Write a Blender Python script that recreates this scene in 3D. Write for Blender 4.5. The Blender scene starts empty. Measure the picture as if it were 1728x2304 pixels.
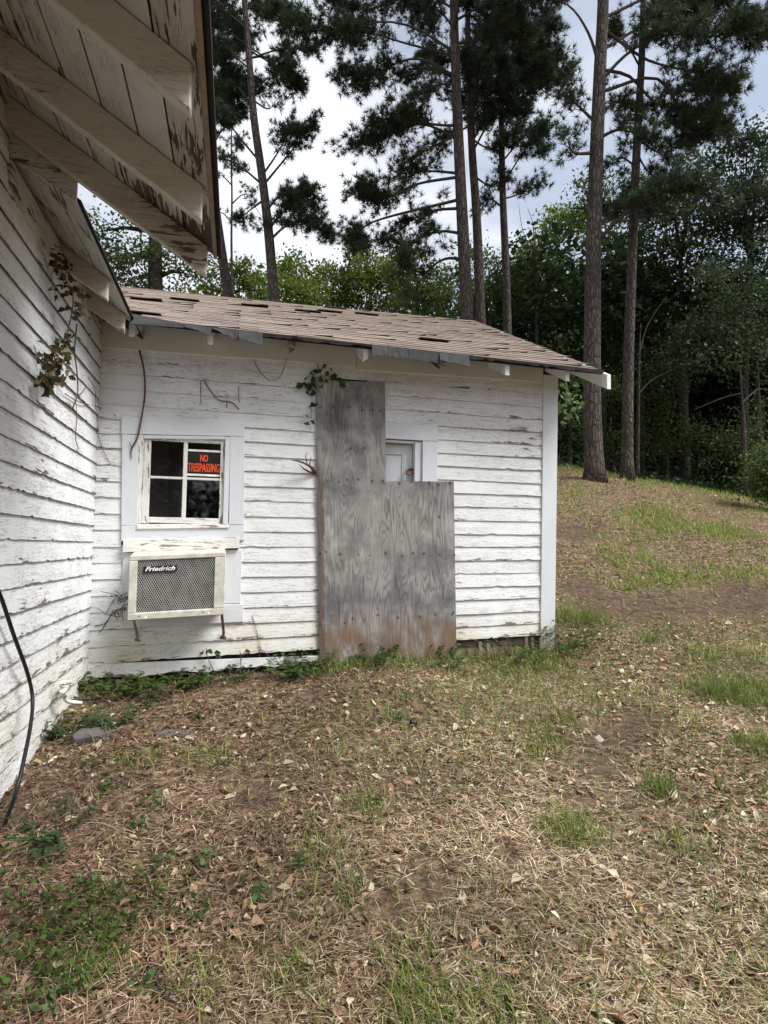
import bpy, bmesh, math, random
import numpy as np
from mathutils import Vector, Matrix

SC = bpy.context.scene
COL = SC.collection
random.seed(7)
RG = np.random.default_rng(7)

# ------------------------------------------------------------------ camera, sky, sun, exposure
YAW, PITCH, ROLL, FPX = math.radians(13.8496), math.radians(3.3721), math.radians(0.77616), 1347.05
_f = Vector((math.sin(YAW), math.cos(YAW), 0)); _r = Vector((math.cos(YAW), -math.sin(YAW), 0)); _u = Vector((0, 0, 1))
_f2 = _f * math.cos(PITCH) + _u * math.sin(PITCH); _u2 = _u * math.cos(PITCH) - _f * math.sin(PITCH)
_r3 = _r * math.cos(ROLL) + _u2 * math.sin(ROLL); _u3 = _u2 * math.cos(ROLL) - _r * math.sin(ROLL)
EYE = Vector((0, 0, 1.5))
cam = bpy.data.cameras.new('camera'); camo = bpy.data.objects.new('camera', cam); COL.objects.link(camo)
camo.matrix_world = Matrix(((_r3.x, _u3.x, -_f2.x, EYE.x), (_r3.y, _u3.y, -_f2.y, EYE.y), (_r3.z, _u3.z, -_f2.z, EYE.z), (0, 0, 0, 1)))
cam.sensor_fit = 'HORIZONTAL'; cam.sensor_width = 36; cam.lens = 36 * FPX / 1728
cam.clip_start = 0.05; cam.clip_end = 600
SC.camera = camo

SUN_EL, SUN_AZ = math.radians(52), math.radians(128)      # azimuth measured clockwise from +Y
w = bpy.data.worlds.new('World'); SC.world = w; w.use_nodes = True
nt = w.node_tree; nt.nodes.clear()
out = nt.nodes.new('ShaderNodeOutputWorld'); bg = nt.nodes.new('ShaderNodeBackground')
sky = nt.nodes.new('ShaderNodeTexSky'); sky.sky_type = 'NISHITA'; sky.sun_disc = False
sky.sun_elevation = SUN_EL; sky.sun_rotation = SUN_AZ; sky.air_density = 1.0; sky.dust_density = 1.5
tc = nt.nodes.new('ShaderNodeTexCoord'); mp = nt.nodes.new('ShaderNodeMapping'); mp.inputs['Scale'].default_value = (1, 1, 2.2)
mp.inputs['Location'].default_value = (0.35, 0.2, 0.1)
cn = nt.nodes.new('ShaderNodeTexNoise'); cn.inputs['Scale'].default_value = 1.7; cn.inputs['Detail'].default_value = 5; cn.inputs['Roughness'].default_value = 0.5
cr = nt.nodes.new('ShaderNodeValToRGB'); cr.color_ramp.elements[0].position = 0.34; cr.color_ramp.elements[1].position = 0.50
cr.color_ramp.elements[0].color = (0.38, 0.38, 0.38, 1)
cn2 = nt.nodes.new('ShaderNodeTexNoise'); cn2.inputs['Scale'].default_value = 2.6; cn2.inputs['Detail'].default_value = 4
cr2 = nt.nodes.new('ShaderNodeValToRGB'); cr2.color_ramp.elements[0].position = 0.35; cr2.color_ramp.elements[1].position = 0.65
cr2.color_ramp.elements[0].color = (5.3, 5.6, 6.1, 1); cr2.color_ramp.elements[1].color = (6.9, 7.1, 7.4, 1)
mx = nt.nodes.new('ShaderNodeMix'); mx.data_type = 'RGBA'
L = nt.links.new
L(tc.outputs['Generated'], mp.inputs['Vector']); L(mp.outputs[0], cn.inputs['Vector']); L(mp.outputs[0], cn2.inputs['Vector'])
L(cn.outputs['Fac'], cr.inputs[0]); L(cn2.outputs['Fac'], cr2.inputs[0])
L(cr.outputs[0], mx.inputs[0]); L(sky.outputs[0], mx.inputs[6]); L(cr2.outputs[0], mx.inputs[7])
L(mx.outputs[2], bg.inputs[0]); bg.inputs[1].default_value = 0.096; L(bg.outputs[0], out.inputs[0])

sun = bpy.data.lights.new('sun', 'SUN'); sun.energy = 3.3; sun.angle = math.radians(28); sun.color = (1, 0.985, 0.96)
suno = bpy.data.objects.new('sun', sun); COL.objects.link(suno)
sd = Vector((math.sin(SUN_AZ) * math.cos(SUN_EL), math.cos(SUN_AZ) * math.cos(SUN_EL), math.sin(SUN_EL)))
suno.rotation_euler = sd.to_track_quat('Z', 'Y').to_euler(); suno.location = (4, -6, 12)
SC.view_settings.view_transform = 'Standard'; SC.view_settings.look = 'None'
SC.view_settings.exposure = 0.80; SC.view_settings.gamma = 1; SC.view_settings.use_curve_mapping = False
SC.cycles.use_denoising = True; SC.cycles.max_bounces = 6; SC.cycles.transparent_max_bounces = 8

# ------------------------------------------------------------------ helpers
def at(px, py, t):
    """point seen at (px, py) of the 1659 px wide view, t metres ahead"""
    s = 1728 / 1659
    x, y = (px * s - 864) / FPX * t, (py * s - 1152) / FPX * t
    return EYE + _r3 * x - _u3 * y + _f2 * t

_GT = np.array([-200, -4, 0, 1.75, 3, 4.7, 5.65, 7, 9, 11, 14.2, 16, 18, 20, 24, 40, 300.])
_GZ = np.array([-.4, -.1, -.02, .05, .24, .455, .56, .82, 1.40, 2.10, 3.20, 3.66, 3.95, 4.1, 4.25, 4.6, 6.])
_FX, _FY = math.sin(YAW), math.cos(YAW)
_tt = np.linspace(-30, 60, 1801); _gg = np.interp(_tt, _GT, _GZ)
_k = np.exp(-np.linspace(-2, 2, 41) ** 2); _k /= _k.sum()
_gs = np.convolve(np.pad(_gg, 20, mode='edge'), _k, mode='valid')
def tl(x, y): return x * _FX + y * _FY, x * _FY - y * _FX
def sstep(a, b, x):
    q = np.clip((np.asarray(x, float) - a) / (b - a), 0, 1); return q * q * (3 - 2 * q)
def gz(x, y):
    x = np.asarray(x, float); y = np.asarray(y, float)
    t, l = tl(x, y)
    z = np.where((t > -30) & (t < 60), np.interp(t, _tt, _gs), np.interp(t, _GT, _GZ))
    z = z - 0.06 * np.exp(-((5.1 - y) / .22) ** 2) * ((x > -1.2) & (x < .72))
    z = z - sstep(8, 15, t) * 0.15 * np.clip(l - 5.0, 0, 14)
    return z + 0.02 * np.sin(x * 2.1 + 1.3 * y) * np.sin(y * 1.7 + .4) + 0.012 * np.sin(5.3 * x - 2.2 * y)
def g1(x, y): return float(gz(x, y))
def ground_at(px, py):
    d = at(px, py, 1) - EYE; t = 1.2
    for _ in range(4000):
        p = EYE + d * t
        if p.z <= g1(p.x, p.y): break
        t += 0.01
    return p

def obj(name, verts, faces, mat, parent=None, uv=None, col=None, smooth=False, inv=True):
    me = bpy.data.meshes.new(name)
    if isinstance(verts, np.ndarray):
        nv = len(verts); fa = np.asarray(faces, np.int32); k = fa.shape[1]; nf = len(fa)
        me.vertices.add(nv); me.vertices.foreach_set('co', verts.astype(np.float32).ravel())
        me.loops.add(nf * k); me.loops.foreach_set('vertex_index', fa.ravel())
        me.polygons.add(nf); me.polygons.foreach_set('loop_start', np.arange(0, nf * k, k, dtype=np.int32))
        me.update(calc_edges=True)
    else:
        me.from_pydata([tuple(v) for v in verts], [], faces); me.update()
    if uv is not None:
        ul = me.uv_layers.new(name='UVMap'); li = np.empty(len(me.loops), np.int32); me.loops.foreach_get('vertex_index', li)
        ul.data.foreach_set('uv', np.asarray(uv, np.float32)[li].ravel())
    if col is not None:
        a = me.color_attributes.new('Col', 'FLOAT_COLOR', 'POINT'); c = np.ones((len(me.vertices), 4), np.float32); c[:, :3] = col
        a.data.foreach_set('color', c.ravel())
    if smooth: me.polygons.foreach_set('use_smooth', np.ones(len(me.polygons), bool))
    if mat: me.materials.append(mat)
    o = bpy.data.objects.new(name, me); COL.objects.link(o)
    if parent is not None: attach(o, parent)
    return o
def attach(o, parent):
    o.parent = parent
    loc = parent.location if parent.type == 'EMPTY' else Vector((0, 0, 0))
    o.matrix_parent_inverse = Matrix.Translation(-loc)
def thing(name, label, cat, loc, group=None):
    o = bpy.data.objects.new(name, None); COL.objects.link(o); o.location = loc; o.empty_display_size = .1
    return tag(o, label, cat, group)
def tag(o, label=None, cat=None, group=None, kind=None):
    if label: o['label'] = label
    if cat: o['category'] = cat
    if group: o['group'] = group
    if kind: o['kind'] = kind
    return o

def hexa(name, p, mat, parent, bev=0.003, off=None):
    """box from 8 corners: 4 of one end then the same 4 of the other end; u runs from end to end"""
    bm = bmesh.new(); vs = [bm.verts.new(q) for q in p]
    for f in ((3, 2, 1, 0), (4, 5, 6, 7), (0, 1, 5, 4), (1, 2, 6, 5), (2, 3, 7, 6), (3, 0, 4, 7)): bm.faces.new([vs[i] for i in f])
    bmesh.ops.recalc_face_normals(bm, faces=bm.faces)
    if bev: bmesh.ops.bevel(bm, geom=list(bm.edges), offset=bev, segments=1, affect='EDGES')
    a = (sum((Vector(q) for q in p[4:]), Vector()) - sum((Vector(q) for q in p[:4]), Vector())).normalized()
    b = (Vector(p[1]) - Vector(p[0])).normalized(); c = (Vector(p[3]) - Vector(p[0])).normalized(); o0 = Vector(p[0])
    off = random.random() * 9 if off is None else off
    vv = [v.co.copy() for v in bm.verts]; bm.verts.index_update()
    fs = [[v.index for v in f.verts] for f in bm.faces]; bm.free()
    uv = [((q - o0).dot(a) + off, (q - o0).dot(b) + (q - o0).dot(c) + 0.05) for q in vv]
    return obj(name, vv, fs, mat, parent, uv)
def box(name, x0, x1, y0, y1, z0, z1, mat, parent, bev=0.003):
    d = (x1 - x0, y1 - y0, z1 - z0); m = d.index(max(d))
    if m == 0: p = [(x0, y0, z0), (x0, y1, z0), (x0, y1, z1), (x0, y0, z1), (x1, y0, z0), (x1, y1, z0), (x1, y1, z1), (x1, y0, z1)]
    elif m == 1: p = [(x0, y0, z0), (x1, y0, z0), (x1, y0, z1), (x0, y0, z1), (x0, y1, z0), (x1, y1, z0), (x1, y1, z1), (x0, y1, z1)]
    else: p = [(x0, y0, z0), (x1, y0, z0), (x1, y1, z0), (x0, y1, z0), (x0, y0, z1), (x1, y0, z1), (x1, y1, z1), (x0, y1, z1)]
    return hexa(name, p, mat, parent, bev)
def tube(pts, rad, n=6):
    """verts, faces of a tube along pts"""
    pts = [Vector(p) for p in pts]; m = len(pts)
    if not hasattr(rad, '__len__'): rad = [rad] * m
    V, F = [], []; up = Vector((0.31, 0.2, 0.93))
    for i, p in enumerate(pts):
        d = (pts[min(i + 1, m - 1)] - pts[max(i - 1, 0)]).normalized()
        if abs(d.dot(up)) > .95: up = Vector((1, 0.1, 0))
        a = d.cross(up).normalized(); b = d.cross(a)
        for k in range(n):
            an = 2 * math.pi * k / n; V.append(p + (a * math.cos(an) + b * math.sin(an)) * rad[i])
    for i in range(m - 1):
        for k in range(n):
            q = (k + 1) % n; F.append((i * n + k, i * n + q, (i + 1) * n + q, (i + 1) * n + k))
    F.append(tuple(range(n - 1, -1, -1))); F.append(tuple(range((m - 1) * n, m * n)))
    return V, F
def join(parts):
    V, F = [], []
    for v, f in parts:
        o = len(V); V += list(v); F += [tuple(i + o for i in q) for q in f]
    return V, F
def curve(pts, n=24):
    """Catmull-Rom through pts"""
    P = [Vector(p) for p in pts]; P = [P[0] * 2 - P[1]] + P + [P[-1] * 2 - P[-2]]; o = []
    segs = len(P) - 3
    for i in range(n + 1):
        s = i / n * segs; k = min(int(s), segs - 1); t = s - k; a, b, c, d = P[k:k + 4]
        o.append(0.5 * ((2 * b) + (c - a) * t + (2 * a - 5 * b + 4 * c - d) * t * t + (3 * b - a - 3 * c + d) * t ** 3))
    return o

# ------------------------------------------------------------------ materials
class Mat:
    def __init__(s, name):
        s.m = bpy.data.materials.new(name); s.m.use_nodes = True; s.t = s.m.node_tree; s.t.nodes.clear()
        s.o = s.n('OutputMaterial')
    def n(s, typ, ins=None, **kw):
        nd = s.t.nodes.new('ShaderNode' + typ)
        for k, v in kw.items(): setattr(nd, k, v)
        for k, v in (ins or {}).items():
            if isinstance(v, bpy.types.NodeSocket): s.t.links.new(v, nd.inputs[k])
            else: nd.inputs[k].default_value = v
        return nd
    def ma(s, op, a, b=0.0, c=0.0, clamp=False):
        return s.n('Math', {0: a, 1: b, 2: c}, operation=op, use_clamp=clamp).outputs[0]
    def mix(s, f, a, b, bt='MIX'):
        return s.n('Mix', {0: f, 6: a, 7: b}, data_type='RGBA', blend_type=bt).outputs[2]
    def ss(s, x, a, b, t0=0.0, t1=1.0):
        return s.n('MapRange', {0: x, 1: a, 2: b, 3: t0, 4: t1}, interpolation_type='SMOOTHSTEP').outputs[0]
    def noise(s, vec, scale, detail=4, rough=.55, dist=0.0):
        return s.n('TexNoise', {'Vector': vec, 'Scale': scale, 'Detail': detail, 'Roughness': rough, 'Distortion': dist}).outputs[0]
    def scl(s, vec, sc, loc=(0, 0, 0)):
        return s.n('Mapping', {'Vector': vec, 'Scale': sc, 'Location': loc}).outputs[0]
    def ramp(s, f, stops):
        r = s.n('ValToRGB', {0: f}); e = r.color_ramp.elements
        while len(e) < len(stops): e.new(0.5)
        for q, (p, c) in zip(e, stops): q.position = p; q.color = (*c, 1)
        return r.outputs[0]
    def fin(s, color, rough=.8, bump=None, bstr=.3, bdist=.01, spec=.3, metal=0.0):
        b = s.n('BsdfPrincipled', {'Base Color': color, 'Roughness': rough, 'Specular IOR Level': spec, 'Metallic': metal})
        if bump is not None:
            s.t.links.new(s.n('Bump', {'Height': bump, 'Strength': bstr, 'Distance': bdist}).outputs[0], b.inputs['Normal'])
        s.t.links.new(b.outputs[0], s.o.inputs[0]); return s.m
    def leaf(s, color, trans=.35, rough=.6):
        b = s.n('BsdfPrincipled', {'Base Color': color, 'Roughness': rough, 'Specular IOR Level': .12})
        tr = s.n('BsdfTranslucent', {'Color': color})
        s.t.links.new(s.n('MixShader', {0: trans, 1: b.outputs[0], 2: tr.outputs[0]}).outputs[0], s.o.inputs[0]); return s.m
def rgb(r, g=None, b=None): return (r, r if g is None else g, r if b is None else b, 1)
def plain(name, c, rough=.7, metal=0.0, spec=.3):
    m = Mat(name); co = m.n('TexCoord').outputs['Object']
    n = m.noise(co, 14, 5); n2 = m.noise(co, 90, 2)
    k = m.ma('ADD', m.ss(n, .3, .7, .78, 1.12), m.ss(n2, .3, .7, -.06, .06))
    cc = m.mix(1.0, (*c, 1), m.n('CombineColor', {0: k, 1: k, 2: k}).outputs[0], 'MULTIPLY')
    return m.fin(cc, rough, n2, .1, .004, spec, metal)

def paint(name, base=(.72, .73, .73), peel=.70, crack=.5, edge=.16, wood=(.20, .165, .13), low=0.0, lap=False, stain=.85):
    m = Mat(name); tc = m.n('TexCoord'); uv = tc.outputs['UV']; ob = tc.outputs['Object']
    sx = m.n('SeparateXYZ', {0: uv}); v = sx.outputs[1]; oz = m.n('SeparateXYZ', {0: ob}).outputs[2]
    big = m.noise(ob, 1.4, 3); mid = m.noise(ob, 5.0, 3)
    n1 = m.noise(m.scl(uv, (5.5, 34, 1)), 1.0, 7, .62, .6)
    eb = m.ma('MULTIPLY', m.ss(v, 0.0, .045, 1, 0), edge)
    x = m.ma('ADD', m.ma('ADD', n1, eb), m.ma('MULTIPLY', m.ma('SUBTRACT', big, .5), .85))
    x = m.ma('ADD', x, m.ma('MULTIPLY', m.ma('SUBTRACT', mid, .5), .30))
    if low: x = m.ma('ADD', x, m.ss(oz, .45, 1.1, low, 0))
    pk = m.ss(x, peel, peel + .022)
    rim = m.ma('MULTIPLY', m.ss(x, peel - .05, peel), m.ma('SUBTRACT', 1.0, pk))
    # hairline cracks running along the grain
    c1 = m.noise(m.scl(uv, (5, 75, 1)), 1.0, 4, .6, 1.2)
    cl = m.ma('MULTIPLY', m.ss(m.ma('ABSOLUTE', m.ma('SUBTRACT', c1, .52)), .0, .016, 1, 0), m.ss(m.ma('ADD', mid, m.ma('MULTIPLY', big, .6)), .56, .86))
    cl = m.ma('MULTIPLY', cl, crack)
    wn = m.noise(m.scl(uv, (4, 160, 1)), 1.0, 4)
    wc = m.ramp(wn, [(.3, tuple(a * .45 for a in wood)), (.55, wood), (.8, tuple(a * 1.5 for a in wood))])
    dirt = m.noise(m.scl(uv, (2, 9, 1)), 1.0, 5)
    pc = m.mix(m.ss(dirt, .45, .8, 0, .35), (*base, 1), rgb(base[0] * .80, base[1] * .78, base[2] * .70))
    pc = m.mix(m.ma('MULTIPLY', m.ss(oz, .5, 1.05, stain, 0), m.ss(big, .32, .6)), pc, rgb(.60, .52, .35))
    spk = m.ss(m.noise(ob, 55, 2), .70, .76)
    pc = m.mix(m.ma('MULTIPLY', spk, .45), pc, rgb(.3, .27, .22))
    col = m.mix(pk, pc, wc)
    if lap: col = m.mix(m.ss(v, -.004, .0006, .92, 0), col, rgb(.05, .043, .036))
    col = m.mix(m.ma('MULTIPLY', cl, .85), col, rgb(.06, .055, .05))
    h = m.ma('ADD', m.ma('ADD', m.ma('MULTIPLY', pk, -1.0), m.ma('MULTIPLY', rim, .7)), m.ma('MULTIPLY', m.noise(m.scl(uv, (6, 120, 1)), 1.0, 4), .55))
    h = m.ma('SUBTRACT', h, cl)
    return m.fin(col, .62, h, .55, .004, .3)

M = {}
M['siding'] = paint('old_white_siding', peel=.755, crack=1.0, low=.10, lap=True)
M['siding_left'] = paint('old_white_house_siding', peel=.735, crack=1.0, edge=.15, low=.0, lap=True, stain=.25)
M['trim'] = paint('white_trim', base=(.62, .64, .67), peel=.90, crack=.2, edge=.03, low=.36)
M['sash'] = paint('peeling_sash', base=(.74, .73, .69), peel=.60, crack=.7, edge=.06, wood=(.30, .26, .21))
M['header'] = paint('dull_header', base=(.62, .61, .56), peel=.92, crack=.2, edge=.04)
M['tail'] = paint('white_rafter', base=(.76, .76, .73), peel=.80, crack=.5, edge=.05)
M['soffit'] = paint('soffit_boards', base=(.53, .535, .50), peel=.62, crack=1.0, edge=.14, wood=(.12, .09, .065))
M['rafter'] = paint('eave_rafter', base=(.53, .495, .43), peel=.74, crack=.8, edge=.05, wood=(.16, .12, .09))
M['rot'] = paint('rotten_board', base=(.45, .42, .36), peel=.44, crack=.6, edge=.1, wood=(.075, .05, .035))
M['dark'] = plain('dark_inside', (.03, .027, .024), .9)
M['sheath'] = plain('dark_sheathing', (.05, .042, .035), .9)
M['felt'] = plain('grey_felt', (.048, .047, .047), .9)
M['tar'] = plain('tar_edge', (.022, .02, .019), .9)
M['black'] = plain('black_rubber', (.012, .012, .013), .45)
M['rawwood'] = plain('weathered_stake', (.22, .18, .13), .85)
M['twig'] = plain('dry_twig', (.13, .09, .06), .85)
M['redstem'] = plain('reddish_stem', (.12, .055, .045), .7)
M['pvc'] = plain('white_plastic', (.75, .74, .70), .4)
M['acshell'] = plain('beige_enamel', (.56, .54, .48), .45)
M['acgrille'] = plain('pale_grille_metal', (.58, .57, .54), .45)
M['rust'] = plain('rusty_steel', (.20, .11, .07), .8)
M['steel'] = plain('grey_steel', (.30, .29, .27), .5, .6)
M['stone'] = plain('grey_stone', (.10, .088, .078), .9)
M['white'] = plain('white_print', (.82, .82, .80), .6)
M['signblack'] = plain('sign_black', (.012, .012, .012), .5)
M['signred'] = plain('sign_orange_red', (.85, .10, .03), .55)
M['oldnail'] = plain('nail_head', (.03, .022, .018), .7)

def mk_glass():
    m = Mat('window_glass'); lw = m.n('Fresnel', {'IOR': 1.5}).outputs[0]
    g = m.n('BsdfGlossy', {'Color': rgb(.9), 'Roughness': .03}); t = m.n('BsdfTransparent', {'Color': rgb(.88, .9, .88)})
    d = m.n('BsdfDiffuse', {'Color': rgb(.30, .29, .26)})
    ob = m.n('TexCoord').outputs['Object']; dn = m.ma('MULTIPLY', m.ss(m.noise(ob, 9, 6, .7), .52, .80), .10)
    a = m.n('MixShader', {0: lw, 1: t.outputs[0], 2: g.outputs[0]}); b = m.n('MixShader', {0: dn, 1: a.outputs[0], 2: d.outputs[0]})
    m.t.links.new(b.outputs[0], m.o.inputs[0]); return m.m
M['glass'] = mk_glass()

def mk_ply():
    m = Mat('weathered_plywood'); ob = m.n('TexCoord').outputs['Object']; s = m.n('SeparateXYZ', {0: ob}); x, z = s.outputs[0], s.outputs[2]
    # the board hangs a little out of plumb: straighten x with height
    x = m.ma('ADD', x, m.ma('MULTIPLY', m.ma('SUBTRACT', z, .5), .034))
    pv = m.n('CombineXYZ', {0: x, 1: 0.0, 2: z}).outputs[0]
    h = m.ma('MULTIPLY', m.noise(m.scl(pv, (3.4, 1, .26)), 1.0, 2, .4), 3.0)
    h = m.ma('ADD', h, m.ma('MULTIPLY', m.noise(m.scl(pv, (12, 1, .9)), 1.0, 2, .5), .8))
    rnd = random.Random(3); kn = []
    for zz, xs in ((2.70, (.745, .86, 1.0, 1.12, 1.21)), (2.36, (1.01, 1.13)), (2.07, (.80, .90, .97, 1.07, 1.19, 1.30, 1.44, 1.55, 1.72, 1.80)), (1.77, (1.80,)),
                   (1.44, (.78, .90, 1.06, 1.16, 1.30, 1.45, 1.55, 1.65, 1.80)), (.90, (.83, 1.0, 1.22, 1.40, 1.60, 1.74, 1.90)), (.84, (.72, .93))):
        for xx in xs: kn.append((xx, zz + rnd.uniform(-.015, .015), rnd.choice((.2, .35, .5, .9)), rnd.uniform(.028, .055)))
    dk = None
    for kx, kz, amp, wd in kn:
        dx = m.ma('MULTIPLY', m.ma('SUBTRACT', x, kx), 1 / wd); dz = m.ma('SUBTRACT', z, kz)
        r2 = m.ma('MULTIPLY_ADD', dx, dx, m.ma('MULTIPLY', m.ma('MULTIPLY', dz, dz), (1 / (wd * 5.5)) ** 2))
        h = m.ma('ADD', h, m.ma('MULTIPLY', m.ma('EXPONENT', m.ma('MULTIPLY', r2, -1.0)), amp))
        q = m.ma('MULTIPLY_ADD', dx, dx, m.ma('MULTIPLY', m.ma('MULTIPLY', dz, dz), (1 / wd) ** 2))
        e = m.ma('EXPONENT', m.ma('MULTIPLY', q, -18.0)); dk = e if dk is None else m.ma('MAXIMUM', dk, e)
    rings = m.ma('FRACT', m.ma('MULTIPLY', h, 5.4))
    rings = m.ma('MULTIPLY', m.ss(rings, .30, .86), m.ss(rings, .86, 1.0, 1, 0))
    fib = m.noise(m.scl(pv, (170, 1, 5)), 1.0, 4, .6); blot = m.noise(pv, 2.6, 5, .6); blot2 = m.noise(m.scl(pv, (7, 1, 2.2)), 1.0, 5, .65)
    ringmask = m.ss(m.noise(pv, 3.1, 2), .35, .62, .25, 1.0)
    c = m.ramp(fib, [(.25, (.18, .17, .16)), (.55, (.285, .275, .26)), (.8, (.40, .385, .36))])
    c = m.mix(m.ma('MULTIPLY', m.ma('MULTIPLY', rings, ringmask), .60), c, rgb(.062, .058, .06))
    c = m.mix(m.ss(blot2, .48, .72, 0, .7), c, rgb(.42, .405, .38)); c = m.mix(m.ss(blot, .44, .66, 0, .72), c, rgb(.075, .074, .078))
    # damp orange-brown wood along the foot and a ragged rotten strip down the edge nearest the window
    rise = m.ma('ADD', z, m.ma('MULTIPLY', m.noise(m.scl(pv, (16, 1, 1.2)), 1.0, 4), -.70))
    c = m.mix(m.ma('MULTIPLY', m.ss(rise, .40, .62, .95, 0), m.ss(blot2, .40, .66, 1.0, .2)), c, m.mix(fib, rgb(.075, .046, .032), rgb(.27, .175, .115)))
    ed = m.ma('ADD', m.ma('SUBTRACT', x, .66), m.ma('MULTIPLY', m.noise(m.scl(pv, (14, 1, 4.5)), 1.0, 5, .75), -.20))
    c = m.mix(m.ma('MULTIPLY', m.ss(ed, -.008, .012, 1, 0), m.ss(z, 1.9, 2.3, .9, .15)), c, m.mix(fib, rgb(.055, .038, .032), rgb(.17, .125, .10)))
    c = m.mix(m.ma('MULTIPLY', dk, .92), c, rgb(.025, .02, .018))
    hh = m.ma('ADD', m.ma('MULTIPLY', fib, .6), m.ma('MULTIPLY', rings, .35))
    return m.fin(c, .88, hh, .5, .003, .15)
M['ply'] = mk_ply()

def mk_shingle():
    m = Mat('asphalt_shingle'); tc = m.n('TexCoord'); uv = tc.outputs['UV']; rn = m.n('ObjectInfo').outputs['Random']; ob = tc.outputs['Generated']
    v = m.n('SeparateXYZ', {0: uv}).outputs[1]; loc = m.n('NewGeometry').outputs['Position']
    g = m.noise(loc, 240, 2, .7); b = m.noise(loc, 3.0, 4, .6); st = m.noise(m.scl(loc, (7, 60, 60)), 1.0, 4, .65)
    c = m.ramp(rn, [(.0, (.135, .105, .088)), (.2, (.225, .172, .136)), (.45, (.285, .218, .172)), (.7, (.205, .165, .14)), (.9, (.32, .255, .21)), (1.0, (.165, .142, .13))])
    c = m.mix(m.ss(g, .35, .7, 0, .5), c, rgb(.12, .09, .075)); c = m.mix(m.ss(b, .42, .72, 0, .15), c, rgb(.32, .27, .24))
    c = m.mix(m.ss(st, .57, .68, 0, .75), c, rgb(.42, .40, .375)); c = m.mix(m.ss(v, .002, .034, .85, 0), c, rgb(.07, .052, .043))
    return m.fin(c, .92, g, .5, .003, .15)
M['shingle'] = mk_shingle()

def mk_bark(name, a, b, sc=1.0):
    m = Mat(name); ob = m.n('TexCoord').outputs['Object']
    wv = m.n('VectorMath', {0: m.scl(ob, (15 * sc, 15 * sc, 3.6 * sc)), 1: m.n('TexNoise', {'Vector': m.scl(ob, (1, 1, .5)), 'Scale': 9.0, 'Detail': 4.0}).outputs['Color']}, operation='ADD').outputs[0]
    v = m.n('TexVoronoi', {'Vector': wv, 'Scale': 1.0}, feature='DISTANCE_TO_EDGE').outputs[0]
    n = m.noise(m.scl(ob, (30, 30, 12)), 1.0, 5, .65); n2 = m.noise(ob, 1.1, 3)
    c = m.mix(m.ss(n, .3, .7), (*a, 1), (*b, 1)); c = m.mix(m.ss(n2, .35, .7, 0, .5), c, rgb(a[0] * .8, a[1] * .9, a[2]))
    c = m.mix(m.ss(v, .0, .20, .75, 0), c, rgb(.035, .028, .024))
    return m.fin(c, .92, m.ma('ADD', m.ss(v, 0, .22), m.ma('MULTIPLY', n, .4)), .9, .03, .1)
M['bark'] = mk_bark('pine_bark', (.078, .063, .056), (.150, .126, .112)); M['bark2'] = mk_bark('hardwood_bark', (.06, .052, .043), (.10, .088, .072), 1.6)
M['limb'] = plain('limb_bark', (.05, .042, .036), .9)

def mk_col(name, trans=.3, rough=.65):
    m = Mat(name); c = m.n('VertexColor', layer_name='Col').outputs[0]; return m.leaf(c, trans, rough)
M['needle'] = mk_col('pine_needles', .25, .5); M['leaf'] = mk_col('broad_leaves', .38, .5); M['litter'] = mk_col('dry_litter', .15, .85); M['grass'] = mk_col('grass_blades', .35, .55)

def mk_ground():
    m = Mat('leaf_strewn_soil'); p = m.n('NewGeometry').outputs['Position']
    n1 = m.noise(p, .7, 4); n2 = m.noise(p, 9, 6, .65); n3 = m.noise(p, 60, 4, .7); n4 = m.noise(p, 2.3, 4)
    c = m.ramp(n2, [(.28, (.028, .019, .014)), (.5, (.085, .057, .039)), (.72, (.17, .118, .078))])
    c = m.mix(m.ss(n3, .46, .66, 0, .85), c, rgb(.27, .19, .12)); c = m.mix(m.ss(n4, .48, .70, 0, .5), c, rgb(.060, .040, .028))
    bare = m.ma('MULTIPLY', m.n('VertexColor', layer_name='Col').outputs[0], m.ss(n2, .30, .55, 1.0, .55)); keepv = m.ma('SUBTRACT', 1.0, bare)
    n5 = m.noise(p, 21, 4, .7); c = m.mix(m.ma('MULTIPLY', m.ss(n5, .50, .60, 0, .8), keepv), c, rgb(.34, .245, .155)); c = m.mix(m.ss(n5, .34, .44, .8, 0), c, rgb(.035, .024, .018))
    c = m.mix(m.ss(n1, .50, .66, 0, .45), c, rgb(.15, .145, .05))
    c = m.mix(m.ma('MULTIPLY', bare, .85), c, m.mix(n3, rgb(.040, .027, .020), rgb(.095, .066, .048)))
    return m.fin(c, .95, m.ma('ADD', n2, m.ma('MULTIPLY', n3, .5)), .8, .03, .1)
M['ground'] = mk_ground()

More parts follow.
